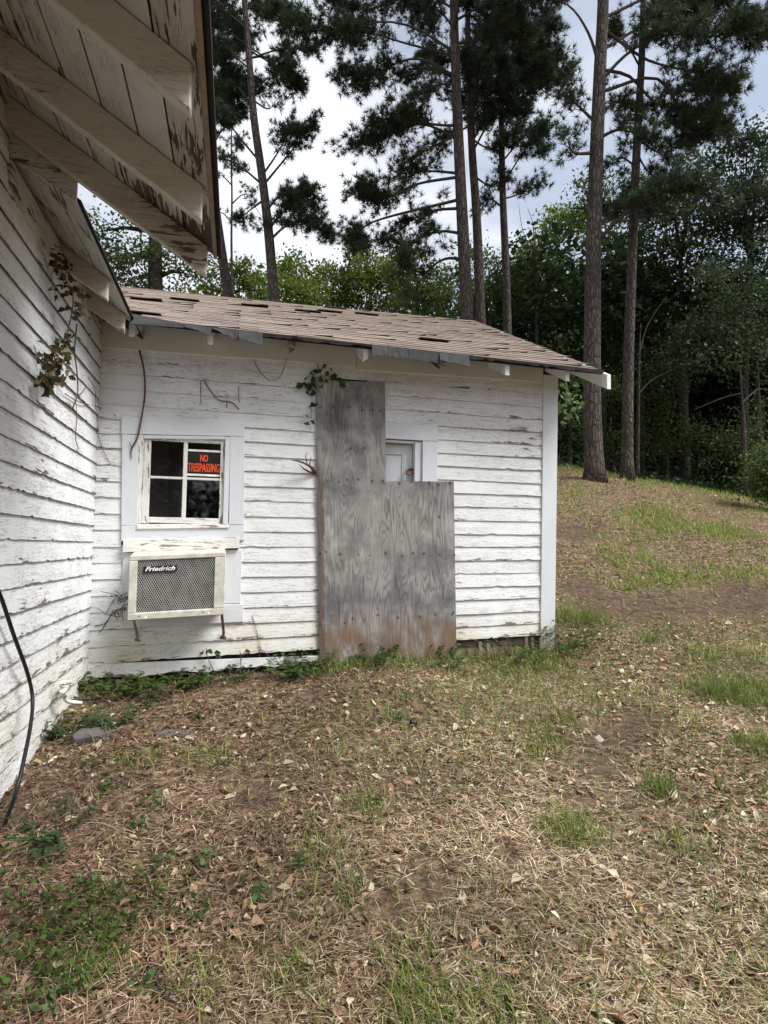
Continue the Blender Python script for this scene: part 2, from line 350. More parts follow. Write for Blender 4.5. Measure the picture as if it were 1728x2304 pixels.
# ------------------------------------------------------------------ ground
def lin(a, b, n): return np.linspace(a, b, n)
gt = np.concatenate([lin(-150, -12, 10), lin(-10, -.5, 16), lin(0, 8, 90), lin(8.15, 26, 80), lin(27, 60, 24), lin(70, 300, 14)])
gl = np.concatenate([lin(-220, -20, 12), lin(-18, -5, 18), lin(-4.8, 8, 130), lin(8.2, 22, 40), lin(24, 220, 14)])
T_, L_ = np.meshgrid(gt, gl, indexing='ij'); X_ = T_ * _FX + L_ * _FY; Y_ = T_ * _FY - L_ * _FX
GV = np.stack([X_, Y_, gz(X_, Y_)], -1).reshape(-1, 3); nl = len(gl)
i_, j_ = np.meshgrid(np.arange(len(gt) - 1), np.arange(nl - 1), indexing='ij'); b_ = (i_ * nl + j_).ravel()
soil = [(ground_at(px, py), r) for px, py, r in ((925, 1905, .14), (1100, 1850, .08), (850, 1960, .10), (1330, 1590, .24), (1290, 1650, .18), (1400, 1560, .22), (1250, 1730, .1), (560, 1720, .16), (1330, 1310, .55), (1450, 1310, .6), (1560, 1310, .6), (1260, 1270, .35), (1640, 1290, .6), (680, 1500, .10), (1240, 1150, .5))]
def patchmask(x, y, lst, soft=.6):
    m = np.zeros_like(x)
    for it in lst:
        p, r = it[0], it[1]; k = it[2] if len(it) > 2 else 1.0
        ca = math.atan2(p.x, p.y); u = (x - p.x) * math.cos(ca) - (y - p.y) * math.sin(ca); v = (x - p.x) * math.sin(ca) + (y - p.y) * math.cos(ca)
        d = np.sqrt(u * u + (v * .85) ** 2) / r; m = np.maximum(m, k * sstep(1.25, soft, d))
    return m
BARE = patchmask(GV[:, 0], GV[:, 1], soil, .45)[:, None].repeat(3, 1)
tag(obj('ground', GV, np.stack([b_, b_ + nl, b_ + nl + 1, b_ + 1], 1)[:, ::-1], M['ground'], smooth=True, col=BARE), 'rough brown yard of soil, dead leaves and thin grass rising to the trees', 'ground', kind='structure')

# ------------------------------------------------------------------ the shed
D, CX = 5.108, -1.096
RZ = [3.094, 2.97, 2.845, 2.724, 2.602, 2.477, 2.357, 2.239, 2.119, 2.001, 1.883, 1.759, 1.638, 1.524, 1.404, 1.284, 1.166, 1.054, .93, .819, .709]
LZ = [3.055, 2.963, 2.860, 2.735, 2.61, 2.489, 2.372, 2.250, 2.122, 1.991, 1.865, 1.735, 1.606, 1.474, 1.345, 1.218, 1.09, .959, .826, .693, .567]
shed = thing('shed', 'low white clapboard shed with a boarded doorway, small window and worn brown shingle roof', 'shed', (1.0, 7.6, .6))

def clap(parent, org, A, N, u0, u1, zb0, zb1, zt0, zt1, mat, proud=.0155, ragged=.0012, chip=.0, name='clapboard', seg=.05):
    """one lapped board: bottom edge stands proud and slightly ragged; top edge tucks under the board above"""
    org, A, N = Vector(org), Vector(A), Vector(N); n = max(3, int(abs(u1 - u0) / seg)); V, F, UV = [], [], []
    ph = [random.uniform(0, 9) for _ in range(4)]; off = random.uniform(0, 20); pr = proud + random.uniform(-.003, .004)
    for i in range(n + 1):
        s = i / n; u = u0 + (u1 - u0) * s; zb, zt = zb0 + (zb1 - zb0) * s, zt0 + (zt1 - zt0) * s
        wv = .0014 * math.sin(u * 1.7 + ph[0]) + .0008 * math.sin(u * 4.3 + ph[1]) + random.uniform(-ragged, ragged)
        if chip and random.random() < chip: wv += random.uniform(.003, .010)
        fo = pr + .0012 * math.sin(u * 2.9 + ph[2]) + .001 * math.sin(u * 9 + ph[3])
        b = org + A * u
        for q, z, v in ((.0095, zb + wv + .001, -.01), (fo, zb + wv, 0.0), (fo * .62 + .002, zb + (zt - zb) * .45, (zt - zb) * .45), (.0045, zt + .012, zt - zb + .012)):
            V.append(b + N * q + Vector((0, 0, z))); UV.append((u + off, v))
    for i in range(n):
        for k in range(3): F.append((i * 4 + k, i * 4 + k + 1, i * 4 + k + 5, i * 4 + k + 4))
    e = n * 4; F.append((0, 1, 2, 3)); F.append((e + 3, e + 2, e + 1, e))
    me_o = obj(name, V, F, mat, parent, UV)
    return me_o

def zline(k, x):
    s = (x + 1.094) / (2.795 + 1.094); return LZ[k] + (RZ[k] - LZ[k]) * s
SA, SN = (1, 0, 0), (0, -1, 0)
for k in range(20):
    zm = (LZ[k] + RZ[k + 1]) / 2
    spans = []
    if zm > 2.93: spans = [(-1.094, 2.795)]
    elif zm > 2.60: spans = [(-1.094, .76), (1.1, 2.795)]
    else:
        zw = zline(k + 1, -.4)
        spans = [(-1.094, .82), (1.725, 2.795)]
        if .83 < zw < 2.47:
            hi = zw > 1.46
            spans = [(-1.094, -.878 if hi else -.835), (.020, .82), (1.725, 2.795)]
        if 2.47 <= zm <= 2.6: spans = [(-1.094, .76), (1.725, 2.795)]
    for a, b in spans:
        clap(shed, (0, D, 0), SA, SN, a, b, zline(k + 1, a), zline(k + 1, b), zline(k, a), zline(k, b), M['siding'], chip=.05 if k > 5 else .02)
# the loose lowest board, dropped at its free end so a black gap shows above it
n = 44; V, F, UV = [], [], []
for i in range(n + 1):
    s = i / n; x = -1.09 + s * 1.80; zt = .567 + s * .012; zb = .452 + s * .075 + random.uniform(-.008, .006) + .008 * math.sin(s * 21)
    for q, z, v in ((.004, zb, -.01), (.021, zb, 0), (.019, zt, zt - zb), (.004, zt + .001, zt - zb + .015)): V.append((x, D - q, z)); UV.append((x, v))
for i in range(n):
    for q in range(3): F.append((i * 4 + q, i * 4 + q + 1, i * 4 + q + 5, i * 4 + q + 4))
F.append((0, 1, 2, 3)); F.append((n * 4 + 3, n * 4 + 2, n * 4 + 1, n * 4))
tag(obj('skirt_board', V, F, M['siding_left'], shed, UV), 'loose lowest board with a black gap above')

# dark sheathing behind the boards with the window left open
for a, b, c, d in ((-1.09, -.745, .62, 3.25), (-.09, 1.0, .62, 3.25), (1.70, 2.93, .62, 3.25), (-.745, -.09, .62, 1.66), (-.745, -.09, 2.375, 3.25), (1.0, 1.70, 2.47, 3.25)):
    box('sheathing', a, b, D + .002, D + .05, c, d, M['sheath'], shed, 0)
hexa('header_board', [(-1.09, D - .030, 3.055), (-1.09, D - .003, 3.055), (-1.09, D - .003, 3.27), (-1.09, D - .030, 3.27), (.985, D - .030, 3.082), (.985, D - .003, 3.082), (.985, D - .003, 3.27), (.985, D - .030, 3.27)], M['header'], shed)
hexa('header_board', [(.99, D - .026, 3.055), (.99, D - .003, 3.055), (.99, D - .003, 3.27), (.99, D - .026, 3.27), (2.795, D - .026, 3.088), (2.795, D - .003, 3.088), (2.795, D - .003, 3.27), (2.795, D - .026, 3.27)], M['header'], shed)
hexa('corner_board', [(2.757, D - .028, .555), (2.905, D - .028, .545), (2.905, D + .01, .545), (2.757, D + .01, .555), (2.797, D - .028, 3.16), (2.952, D - .028, 3.16), (2.952, D + .01, 3.16), (2.797, D + .01, 3.16)], M['trim'], shed)
# the other walls, sill and floor
hexa('side_wall', [(2.86, D + .012, .5), (2.93, D + .012, .5), (2.93, 10.1, .5), (2.86, 10.1, .5), (2.86, D + .012, 3.2), (2.94, D + .012, 3.2), (2.94, 10.1, 3.2), (2.86, 10.1, 3.2)], M['siding'], shed)
V = [(2.87, D + .06, 3.201), (2.93, D + .06, 3.201), (2.93, 10.1, 3.201), (2.87, 10.1, 3.201), (2.87, 7.64, 4.56), (2.93, 7.64, 4.56)]
obj('gable', V, [(0, 3, 4), (1, 5, 2), (0, 4, 5, 1), (4, 3, 2, 5), (0, 1, 2, 3)], M['siding'], shed, [(p[1], p[2]) for p in V])
box('rear_wall', -1.09, 2.86, 10.02, 10.1, .5, 3.2, M['siding'], shed)
box('floor', -1.09, 2.86, D + .06, 10.02, .58, .66, M['sheath'], shed, 0)
for a, b, c, d in ((-1.085, 2.85, 9.95, 10.015), (-1.089, -1.05, D + .06, 9.94), (2.80, 2.855, D + .06, 9.94)): box('blackout_lining', a, b, c, d, .66, 3.3, M['dark'], shed, 0)  # near-black panels added inside so the room stays dark behind the panes
box('blackout_ceiling', -1.085, 2.85, D + .06, 10.0, 3.06, 3.10, M['dark'], shed, 0)  # added dark sheet overhead, keeps light out of the room
box('sill_beam', -1.09, .70, D + .03, D + .12, .35, .64, M['dark'], shed); box('sill_beam', .703, 2.757, D + .015, D + .12, .42, .63, M['rawwood'], shed)  # left length coloured near black to put shade into the skirt gap
for x, h in ((2.16, .66), (2.24, .64), (2.62, .70), (2.68, .69)):
    hexa('stake', [(x, D - .012, .40), (x + .035, D - .012, .40), (x + .035, D + .013, .40), (x, D + .013, .40), (x - .008, D - .008, h), (x + .025, D - .008, h), (x + .025, D + .013, h), (x - .008, D + .013, h)], M['rawwood'], shed)

# window: casing, frame, sash and four panes
T = M['trim']
for nm, p in (('casing', ((-.907, 2.372), (.047, 2.405), (.047, 2.543), (-.907, 2.515))), ('casing', ((-.88, 1.642), (-.762, 1.642), (-.775, 2.370), (-.90, 2.370))),
              ('casing', ((-.060, 1.668), (.064, 1.668), (.047, 2.403), (-.068, 2.399))), ('apron_board', ((-.878, 1.52), (.066, 1.541), (.066, 1.666), (-.878, 1.640)))):
    q = [(a, y, b) for a, b in p for y in (0,)]
    f4 = [(a, D - .032, b) for a, b in p]; b4 = [(a, D - .001, b) for a, b in p]
    hor = (p[1][0] - p[0][0]) > .5
    pts = [f4[0], b4[0], b4[3], f4[3], f4[1], b4[1], b4[2], f4[2]] if hor else [f4[0], f4[1], b4[1], b4[0], f4[3], f4[2], b4[2], b4[3]]
    hexa(nm, pts, T, shed)
hexa('ledge_board', [(-.857, D - .062, 1.432), (-.857, D - .001, 1.432), (-.857, D - .001, 1.540), (-.857, D - .058, 1.532), (.029, D - .062, 1.477), (.029, D - .001, 1.477), (.029, D - .001, 1.575), (.029, D - .058, 1.567)], M['sash'], shed)
win = box('window_frame', -.777, -.739, D - .030, D + .045, 1.66, 2.375, M['sash'], shed); win.name = 'window'
tag(win, 'four paned window with flaking white sash')
box('frame', -.108, -.066, D - .030, D + .045, 1.66, 2.395, T, win); hexa('frame', [(-.739, D - .028, 2.345), (-.739, D + .045, 2.345), (-.739, D + .045, 2.372), (-.739, D - .028, 2.372), (-.108, D - .028, 2.372), (-.108, D + .045, 2.372), (-.108, D + .045, 2.400), (-.108, D - .028, 2.400)], T, win)
hexa('sill', [(-.765, D - .045, 1.617), (-.765, D + .045, 1.617), (-.765, D + .045, 1.662), (-.765, D - .040, 1.655), (-.056, D - .045, 1.643), (-.056, D + .045, 1.643), (-.056, D + .045, 1.680), (-.056, D - .040, 1.674)], M['sash'], win)
SS = M['sash']
box('sash_stile', -.739, -.684, D - .006, D + .030, 1.665, 2.343, SS, win); box('sash_stile', -.142, -.108, D - .006, D + .030, 1.675, 2.368, SS, win)
box('sash_rail', -.684, -.142, D - .005, D + .030, 1.672, 1.718, SS, win); box('sash_rail', -.684, -.142, D - .005, D + .030, 2.337, 2.366, SS, win)
box('muntin', -.434, -.402, D - .003, D + .029, 1.718, 2.337, SS, win); box('muntin', -.684, -.434, D - .001, D + .028, 2.030, 2.049, SS, win); box('muntin', -.402, -.142, D - .001, D + .028, 2.030, 2.049, SS, win)
for a, b in ((-.684, -.434), (-.402, -.142)):
    for c, d in ((1.718, 2.030), (2.049, 2.337)): box('pane', a, b, D + .012, D + .015, c, d, M['glass'], win, 0)

# boards around the air conditioner opening
hexa('wall_panel', [(-.853, D - .030, .836), (-.853, D - .001, .836), (-.853, D - .001, 1.02), (-.853, D - .030, 1.02), (.076, D - .030, .874), (.076, D - .001, .874), (.076, D - .001, 1.02), (.076, D - .030, 1.02)], T, shed)
box('wall_panel', -.08, .052, D - .029, D - .001, 1.023, 1.463, T, shed); box('wall_panel', -.858, -.70, D - .029, D - .001, 1.023, 1.430, T, shed)

# door behind the plywood
dr = box('door', .82, 1.532, D + .075, D + .11, .64, 2.43, M['trim'], shed); tag(dr, 'white panelled door mostly hidden by plywood')
box('stile', 1.445, 1.531, D + .062, D + .077, .66, 2.428, M['trim'], dr); box('rail', .83, 1.445, D + .062, D + .077, 2.335, 2.427, M['trim'], dr)
box('moulding', 1.433, 1.447, D + .066, D + .076, 1.9, 2.337, M['trim'], dr)
v, f = join([tube(curve([(1.505, D + .06, 2.20), (1.47, D + .035, 2.19), (1.475, D + .02, 2.155), (1.52, D + .03, 2.16), (1.55, D + .02, 2.19)], 14), .008),
             tube([(1.50, D + .045, 2.205), (1.56, D + .02, 2.205)], .013, 8), tube([(1.556, D + .012, 2.10), (1.556, D + .012, 2.15)], .017, 8), tube(curve([(1.545, D + .012, 2.15), (1.55, D + .01, 2.20), (1.568, D + .012, 2.19), (1.568, D + .012, 2.15)], 10), .004)])
obj('hasp', v, f, M['rust'], dr, smooth=True)
box('jamb', 1.534, 1.599, D - .010, D + .11, .64, 2.452, M['trim'], shed); box('jamb', .82, 1.533, D - .008, D + .11, 2.432, 2.453, M['trim'], shed)
box('door_casing', 1.600, 1.742, D - .032, D - .001, .64, 2.456, T, shed); box('door_casing', 1.15, 1.742, D - .030, D - .001, 2.459, 2.606, T, shed)

# roof
def roofz(x, y):
    a = 3.165 + (3.112 - 3.165) * (x + .788) / 3.92; b = 4.610 + (4.655 - 4.610) * (x - .58) / 2.55
    return a + (b - a) * (y - 4.70) / 2.943
def valley(y): return -.80 - (y - 4.70) * .785
def rp(x, y, d=0): return (x, y, roofz(x, y) + d)
XR = 3.17
hexa('roof_deck', [rp(-.80, 4.70, -.028), rp(-.80, 4.70, -.004), rp(XR, 4.70, -.004), rp(XR, 4.70, -.028), rp(-3.1, 7.643, -.075), rp(-3.1, 7.643, -.045), rp(XR, 7.643, -.045), rp(XR, 7.643, -.075)], M['tar'], shed, 0)
hexa('rear_roof', [(-3.1, 7.65, 4.555), (-3.1, 7.65, 4.60), (XR, 7.65, 4.655), (XR, 7.65, 4.61), (-3.1, 10.6, 3.05), (-3.1, 10.6, 3.10), (XR, 10.6, 3.14), (XR, 10.6, 3.09)], M['shingle'], shed, 0)
for x, y0, dz in ((-.80, 4.73, .0), (-.232, 4.735, .0), (.403, 4.79, .0), (1.001, 4.74, .0), (1.676, 4.76, .0), (2.252, 4.72, .0), (2.843, 4.735, .0), (3.215, 4.665, .0)):
    hw = .021; h = .10 if x < 3 else .135
    if x > 3: ys = [(y0, 0), (7.6, 0)]
    else: ys = [(y0, 0), (5.3, 0)]
    P = []
    for y, _ in ys:
        zt = roofz(min(x, XR), y) - .030 + (.0 if x < 3 else .014)
        P += [(x - hw, y, zt - h), (x + hw, y, zt - h), (x + hw, y, zt), (x - hw, y, zt)]
    if x in (.403, 1.676, 1.001):          # rotted, splintered ends
        P[0] = (x - hw, y0 + .05, P[0][2]); P[1] = (x + hw, y0 + .02, P[1][2] + .025)
    hexa('rafter_tail', P, M['tail'] if x not in (.403, 1.676) else M['rot'], shed)

# shingles: tabs laid course on course
def tab_mesh(kind):
    nx = 5; W = .300; V, F, UV = [], [], []
    for i in range(nx + 1):
        x = -W / 2 + W * i / nx; e = random.uniform(-.003, .003); lift = 0
        if kind == 2: lift = .012 * (i / nx) ** 2
        if kind == 3: e += random.choice((0, .012, .02)) * (1 if i in (1, 2, 4) else 0)
        for y, z in ((0 + e, .003 + lift), (0 + e, .0105 + lift), (.165, .0055), (.165, .0)): V.append((x, y, z)); UV.append((x, y - e))
    for i in range(nx):
        for k in range(3): F.append((i * 4 + k, i * 4 + k + 4, i * 4 + k + 5, i * 4 + k + 1))
    F.append((3, 2, 1, 0)); e = nx * 4; F.append((e, e + 1, e + 2, e + 3))
    o = obj('shingle', V, [tuple(reversed(f)) for f in F], M['shingle'], None, UV); me = o.data; bpy.data.objects.remove(o); return me
TAB = [tab_mesh(k) for k in (0, 0, 1, 2, 3)]
ang = math.atan2(1.49, 2.943); cs_, sn_ = math.cos(ang), math.sin(ang)
cells = []
for k in range(27):
    y = 4.672 + k * .124 * cs_
    if y > 7.62: break
    x = XR - .152 - (k % 2) * .152 + random.uniform(-.012, .012)
    if k % 2: cells.append((k, XR - .09, y, .55))
    while x > max(valley(y) + .05, -1.75): cells.append((k, x, y, 1.0)); x -= .3035
cells.sort(key=lambda c: c[2]); JV, JF, JU = [], [], []
for idx, (k, x, y, sx) in enumerate(cells):
    lifted = random.random() < .03 and k > 1
    m = random.choice(TAB)
    dzdx = (roofz(x + .1, y) - roofz(x - .1, y)) / .2
    Rm = Matrix(((1, 0, 0), (0, cs_, -sn_), (0, sn_, cs_))) @ Matrix.Rotation(-dzdx, 3, 'Y') @ Matrix.Rotation(random.gauss(0, .006), 3, 'Z')
    if lifted: Rm = Rm @ Matrix.Rotation(-random.uniform(.10, .24), 3, 'X') @ Matrix.Rotation(random.uniform(-.05, .05), 3, 'Z')
    T4 = Matrix.Translation((x, y, roofz(x, y) + .002 + random.uniform(0, .003) + (.028 if lifted else 0))) @ (Rm @ Matrix.Diagonal((sx, 1, 1))).to_4x4()
    if idx < 299:
        o = bpy.data.objects.new('shingle', m); COL.objects.link(o); attach(o, shed); o.matrix_basis = T4
    else:
        b0 = len(JV); JV += [T4 @ v.co for v in m.vertices]; JF += [tuple(i + b0 for i in p.vertices) for p in m.polygons]
        u_ = random.uniform(0, 5); JU += [(v.co.x + u_, v.co.y) for v in m.vertices]
tag(obj('shingle_field', JV, JF, M['shingle'], shed, JU), 'upper shingle courses', kind='stuff')
# ridge strip
V, F = [], []
for i in range(15):
    x = -1.6 + i * .34
    z = roofz(x, 7.643)
    V += [(x, 7.52, z - .062 + .016), (x, 7.648, z + .012), (x, 7.77, z - .05)]
for i in range(14): F += [(i * 3, i * 3 + 3, i * 3 + 4, i * 3 + 1), (i * 3 + 1, i * 3 + 4, i * 3 + 5, i * 3 + 2)]
V = [(min(v[0], XR), v[1], v[2]) for v in V]
obj('ridge_cap', V, F, M['shingle'], shed, [(v[0], v[1]) for v in V])
# torn felt and shingles hanging over the eave
def flap(x0, x1, h0, h1, y=4.662, tilt=.02, mat='felt'):
    n = 6; V, F = [], []
    for i in range(n + 1):
        s = i / n; x = x0 + (x1 - x0) * s; z = roofz(x, 4.69) + .004; h = h0 + (h1 - h0) * s + random.uniform(-.008, .008)
        o_ = random.uniform(-.006, .006)
        V += [(x, y, z), (x, y - tilt + o_, z - h), (x, y - tilt + o_ + .006, z - h), (x, y + .007, z)]
    for i in range(n):
        for k in range(3): F.append((i * 4 + k, i * 4 + k + 1, i * 4 + k + 5, i * 4 + k + 4))
    F += [(3, 2, 1, 0), (n * 4, n * 4 + 1, n * 4 + 2, n * 4 + 3)]
    obj('hanging_felt', V, F, M[mat], shed, [(v[0], v[2]) for v in V])
flap(-.42, -.22, .02, .075); flap(-.215, -.02, .02, .085); flap(-.02, .16, .07, .11, tilt=.035)
flap(1.03, 1.16, .10, .085, tilt=.035); flap(1.165, 1.33, .085, .09); flap(1.338, 1.60, .09, .10, tilt=.012); flap(1.605, 1.87, .08, .10, tilt=.034)
# ragged dark drip edge
n = 90; V, F = [], []
for i in range(n + 1):
    x = -.78 + (XR + .78) * i / n; z = roofz(x, 4.70); h = random.uniform(.008, .030)
    V += [(x, 4.668, z + .006), (x, 4.671, z - h), (x, 4.684, z - h), (x, 4.684, z + .006)]
for i in range(n):
    for k in range(4): F.append((i * 4 + k, i * 4 + (k + 1) % 4, (i + 1) * 4 + (k + 1) % 4, (i + 1) * 4 + k))
obj('drip_edge', V, F, M['dark'], shed)
V = [(-.80, 4.60, 3.10), (-.79, 4.66, 3.20), (-.45, 4.655, 3.165), (-.40, 4.655, 3.13)]; V += [(a, b + .012, c) for a, b, c in V]
obj('valley_flashing', V, [(0, 1, 2, 3), (7, 6, 5, 4), (0, 4, 5, 1), (1, 5, 6, 2), (2, 6, 7, 3), (3, 7, 4, 0)], M['felt'], shed)

# ------------------------------------------------------------------ the house
house = thing('house', 'white clapboard house wall with peeling paint under a deep open rafter eave', 'house', (-2.6, 2.5, .2))
HZ = [3.645, 3.52, 3.395, 3.27, 3.145, 3.02, 2.895, 2.768, 2.641, 2.515, 2.390, 2.260, 2.134, 2.010, 1.890, 1.766, 1.643, 1.518, 1.397, 1.272, 1.148, 1.015, .890, .760, .638, .511, .386, .258, .12]
for k in range(len(HZ) - 1):
    a, b = (-2.6, 5.094)
    if HZ[k + 1] > 3.1: b = 3.06
    if k % 3 == 1:
        c = 3.9 + .5 * math.sin(k)
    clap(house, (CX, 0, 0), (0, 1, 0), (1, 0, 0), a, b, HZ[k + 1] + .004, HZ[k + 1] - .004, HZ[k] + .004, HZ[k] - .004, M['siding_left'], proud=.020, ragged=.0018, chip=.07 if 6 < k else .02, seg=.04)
box('sheathing', CX - .06, CX - .001, -2.6, 5.10, .0, 3.32, M['sheath'], house, 0)
box('sheathing', CX - .06, CX - .001, -2.6, 3.06, 3.32, 3.62, M['sheath'], house, 0)
box('frieze_board', CX + .001, CX + .024, 3.065, 5.07, 3.150, 3.30, M['soffit'], house)
box('gable_wall', -6.6, CX - .06, -2.66, -2.6, .0, 3.4, M['siding'], house); box('rear_wall', -6.6, -6.54, -2.6, 9.5, .0, 3.2, M['siding'], house)
SLP = .66
def nz(x): return 2.955 + SLP * (-.15 - x)
def lz(x): return 3.135 + SLP * (-.79 - x)
def eave(zf, xe, y0, y1, nplank, ys, xw, hgt, tag0):
    wd = (xe - xw) / nplank
    for i in range(nplank):
        a, b = xe - i * wd, xe - (i + 1) * wd + .007
        j = random.uniform(0, .004)
        m = M['rot'] if (i == 0 and tag0) else M['soffit']
        hexa('soffit_board', [(a, y0, zf(a) + j), (b, y0, zf(b) + j), (b, y0, zf(b) + .02), (a, y0, zf(a) + .02), (a, y1, zf(a) + j), (b, y1, zf(b) + j), (b, y1, zf(b) + .02), (a, y1, zf(a) + .02)], m, house, .002)
    for y in ys:
        xa = xe - .025 + random.uniform(-.008, .008); xb = xw - .10; hw = .023
        hexa('rafter', [(xb, y - hw, zf(xb) - hgt), (xb, y + hw, zf(xb) - hgt), (xb, y + hw, zf(xb) - .001), (xb, y - hw, zf(xb) - .001),
                        (xa, y - hw, zf(xa) - hgt), (xa, y + hw, zf(xa) - hgt), (xa, y + hw, zf(xa) - .001), (xa, y - hw, zf(xa) - .001)], M['rafter'], house, .004)
eave(nz, -.150, -2.6, 3.062, 7, (3.02, 2.50, 1.86, 1.25, .65, .05, -.6, -1.2, -1.8, -2.4), -1.12, .150, True)
eave(lz, -.790, 3.066, 4.70, 3, (3.97, 4.575), -1.12, .140, False)
def slab(name, zf, xe, xw, y0, y1, th, mat, lift=.022):
    hexa(name, [(xe, y0, zf(xe) + lift), (xw, y0, zf(xw) + lift), (xw, y0, zf(xw) + lift + th), (xe, y0, zf(xe) + lift + th), (xe, y1, zf(xe) + lift), (xw, y1, zf(xw) + lift), (xw, y1, zf(xw) + lift + th), (xe, y1, zf(xe) + lift + th)], M[mat], house, .004)
slab('roof', nz, -.108, -4.0, -2.62, 3.085, .035, 'tar'); slab('roof', lz, -.772, -4.0, 3.09, 9.5, .018, 'tar')
hexa('roof', [(-4.0, -2.62, nz(-4) + .02), (-4.0, 9.5, lz(-4) + .02), (-4.0, 9.5, lz(-4) + .06), (-4.0, -2.62, nz(-4) + .06), (-7.0, -2.62, 3.1), (-7.0, 9.5, 3.0), (-7.0, 9.5, 3.04), (-7.0, -2.62, 3.14)], M['felt'], house, 0)
hexa('fascia_strip', [(-.149, -2.6, nz(-.149) - .012), (-.130, -2.6, nz(-.149) - .012), (-.130, -2.6, nz(-.149) + .020), (-.149, -2.6, nz(-.149) + .020), (-.149, 3.07, nz(-.149) - .012), (-.130, 3.07, nz(-.149) - .012), (-.130, 3.07, nz(-.149) + .020), (-.149, 3.07, nz(-.149) + .020)], M['rawwood'], house)
# closing board where the deep eave steps down to the narrow one
V = [(-1.096, 3.064, lz(-1.096) - .02), (-.79, 3.064, lz(-.79) + .02), (-.79, 3.064, nz(-.79)), (-1.096, 3.064, nz(-1.096))]; V += [(a, b + .02, c) for a, b, c in V]
obj('step_board', V, [(0, 1, 2, 3), (7, 6, 5, 4), (0, 4, 5, 1), (1, 5, 6, 2), (2, 6, 7, 3), (3, 7, 4, 0)], M['soffit'], house, [(v[0], v[2]) for v in V])


# ------------------------------------------------------------------ plywood
ply = thing('plywood_board', 'grey weathered L-shaped plywood sheet nailed over the doorway', 'board', (1.3, D, .5))
y0, y1 = D - .0385, D - .0265
P2 = [(.711, .44), (1.934, .44), (1.894, 2.101), (1.264, 2.079), (1.242, 2.957), (.625, 2.930)]
# ragged foot and edge
foot = [(.711 + (1.934 - .711) * i / 14, .46 + random.uniform(-.02, .02)) for i in range(15)]
PP = foot + P2[2:5] + [(.625, 2.930)] + [(.625 + .086 * (1 - (z - .46) / 2.47) + random.uniform(-.003, .006), z) for z in np.linspace(2.8, .6, 16)]
n = len(PP); V = [(a, y0, b) for a, b in PP] + [(a, y1, b) for a, b in PP]
F = [tuple(range(n)), tuple(range(2 * n - 1, n - 1, -1))] + [(i, i + n, (i + 1) % n + n, (i + 1) % n) for i in range(n)]
obj('sheet', V, F, M['ply'], ply)
for x, z in ((.645, 2.72), (.66, 2.10), (.70, 1.44), (1.205, 2.70), (1.235, 2.08), (1.86, 2.085), (1.905, 1.44), (1.66, 2.085), (.69, .95), (1.9, .93)):
    v, f = tube([(x, y0 - .004, z), (x, y0 + .002, z)], .008, 8); obj('nail', v, f, M['oldnail'], ply)

# ------------------------------------------------------------------ sign
sg = thing('no_trespassing_sign', 'black sign with orange red NO TRESPASSING lettering in the upper right window pane', 'sign', (-.27, D + .026, 2.05))
def text(name, s, size, x, y, z, wx, mat, parent, shear=0.0, bold=.0, tilt=0.0):
    c = bpy.data.curves.new(name, 'FONT'); c.body = s; c.size = size; c.shear = shear; c.offset = bold; c.extrude = .0006; c.align_x = 'CENTER'; c.resolution_u = 3
    t = bpy.data.objects.new(name, c); COL.objects.link(t); bpy.context.view_layer.update()
    me = bpy.data.meshes.new_from_object(t.evaluated_get(bpy.context.evaluated_depsgraph_get())); bpy.data.objects.remove(t)
    xs = [v.co.x for v in me.vertices]; k = wx / (max(xs) - min(xs)); cx_ = (max(xs) + min(xs)) / 2
    for v in me.vertices:
        a, b, d = (v.co.x - cx_) * k, v.co.y, v.co.z
        v.co = (x + a, y - d, z + b + a * tilt)
    me.name = name; me.materials.clear(); me.materials.append(mat)
    o = bpy.data.objects.new(name, me); COL.objects.link(o); attach(o, parent); return o
box('board', -.4005, -.1435, D + .0085, D + .0115, 2.058, 2.287, M['signblack'], sg, 0)
box('border', -.400, -.144, D + .007, D + .0083, 2.266, 2.282, M['white'], sg, 0); box('border', -.400, -.144, D + .007, D + .0083, 2.064, 2.081, M['white'], sg, 0)
text('lettering', 'NO', .078, -.272, D + .0077, 2.186, .062, M['signred'], sg, bold=.0022); text('lettering', 'TRESPASSING', .095, -.272, D + .0077, 2.102, .252, M['signred'], sg, bold=.0022)

# ------------------------------------------------------------------ air conditioner
ac = thing('air_conditioner', 'beige wall air conditioner with diamond mesh grille below the window', 'air conditioner', (-.42, D, .95))
def AP(u, v, d):
    return (-.766 + .694 * u - .012 * d / .3, 4.806 + d, .932 + .034 * u + v * (.476 + .004 * u) + .035 * d / .3)
def ab(name, u0, u1, v0, v1, d0, d1, mat, parent=ac, bev=.004):
    return hexa(name, [AP(u0, v0, d0), AP(u0, v0, d1), AP(u0, v1, d1), AP(u0, v1, d0), AP(u1, v0, d0), AP(u1, v0, d1), AP(u1, v1, d1), AP(u1, v1, d0)], M[mat], parent, bev)
U0, U1, W0, W1 = .082, .884, .108, .925
ab('side_panel', 0, .012, 0, 1, .014, .30, 'acshell'); ab('side_panel', .988, 1, 0, 1, .014, .30, 'acshell'); ab('top_panel', .0125, .9875, .975, 1, .014, .30, 'acshell'); ab('bottom_panel', .0125, .9875, 0, .025, .014, .30, 'acshell')
fr = ab('front_frame', 0, 1, W1, 1.003, -.004, .0135, 'acshell', bev=.006); ab('frame_rail', 0, 1, -.003, W0, -.004, .0135, 'acshell', fr, .006); ab('frame_stile', 0, U0, W0 + .001, W1 - .001, -.003, .0135, 'acshell', fr); ab('frame_stile', U1, 1, W0 + .001, W1 - .001, -.003, .0135, 'acshell', fr)
ab('coil_backing', U0, U1, W0, W1, .035, .05, 'dark', bev=0)
V, F = [], []; NR, NC = 27, 34
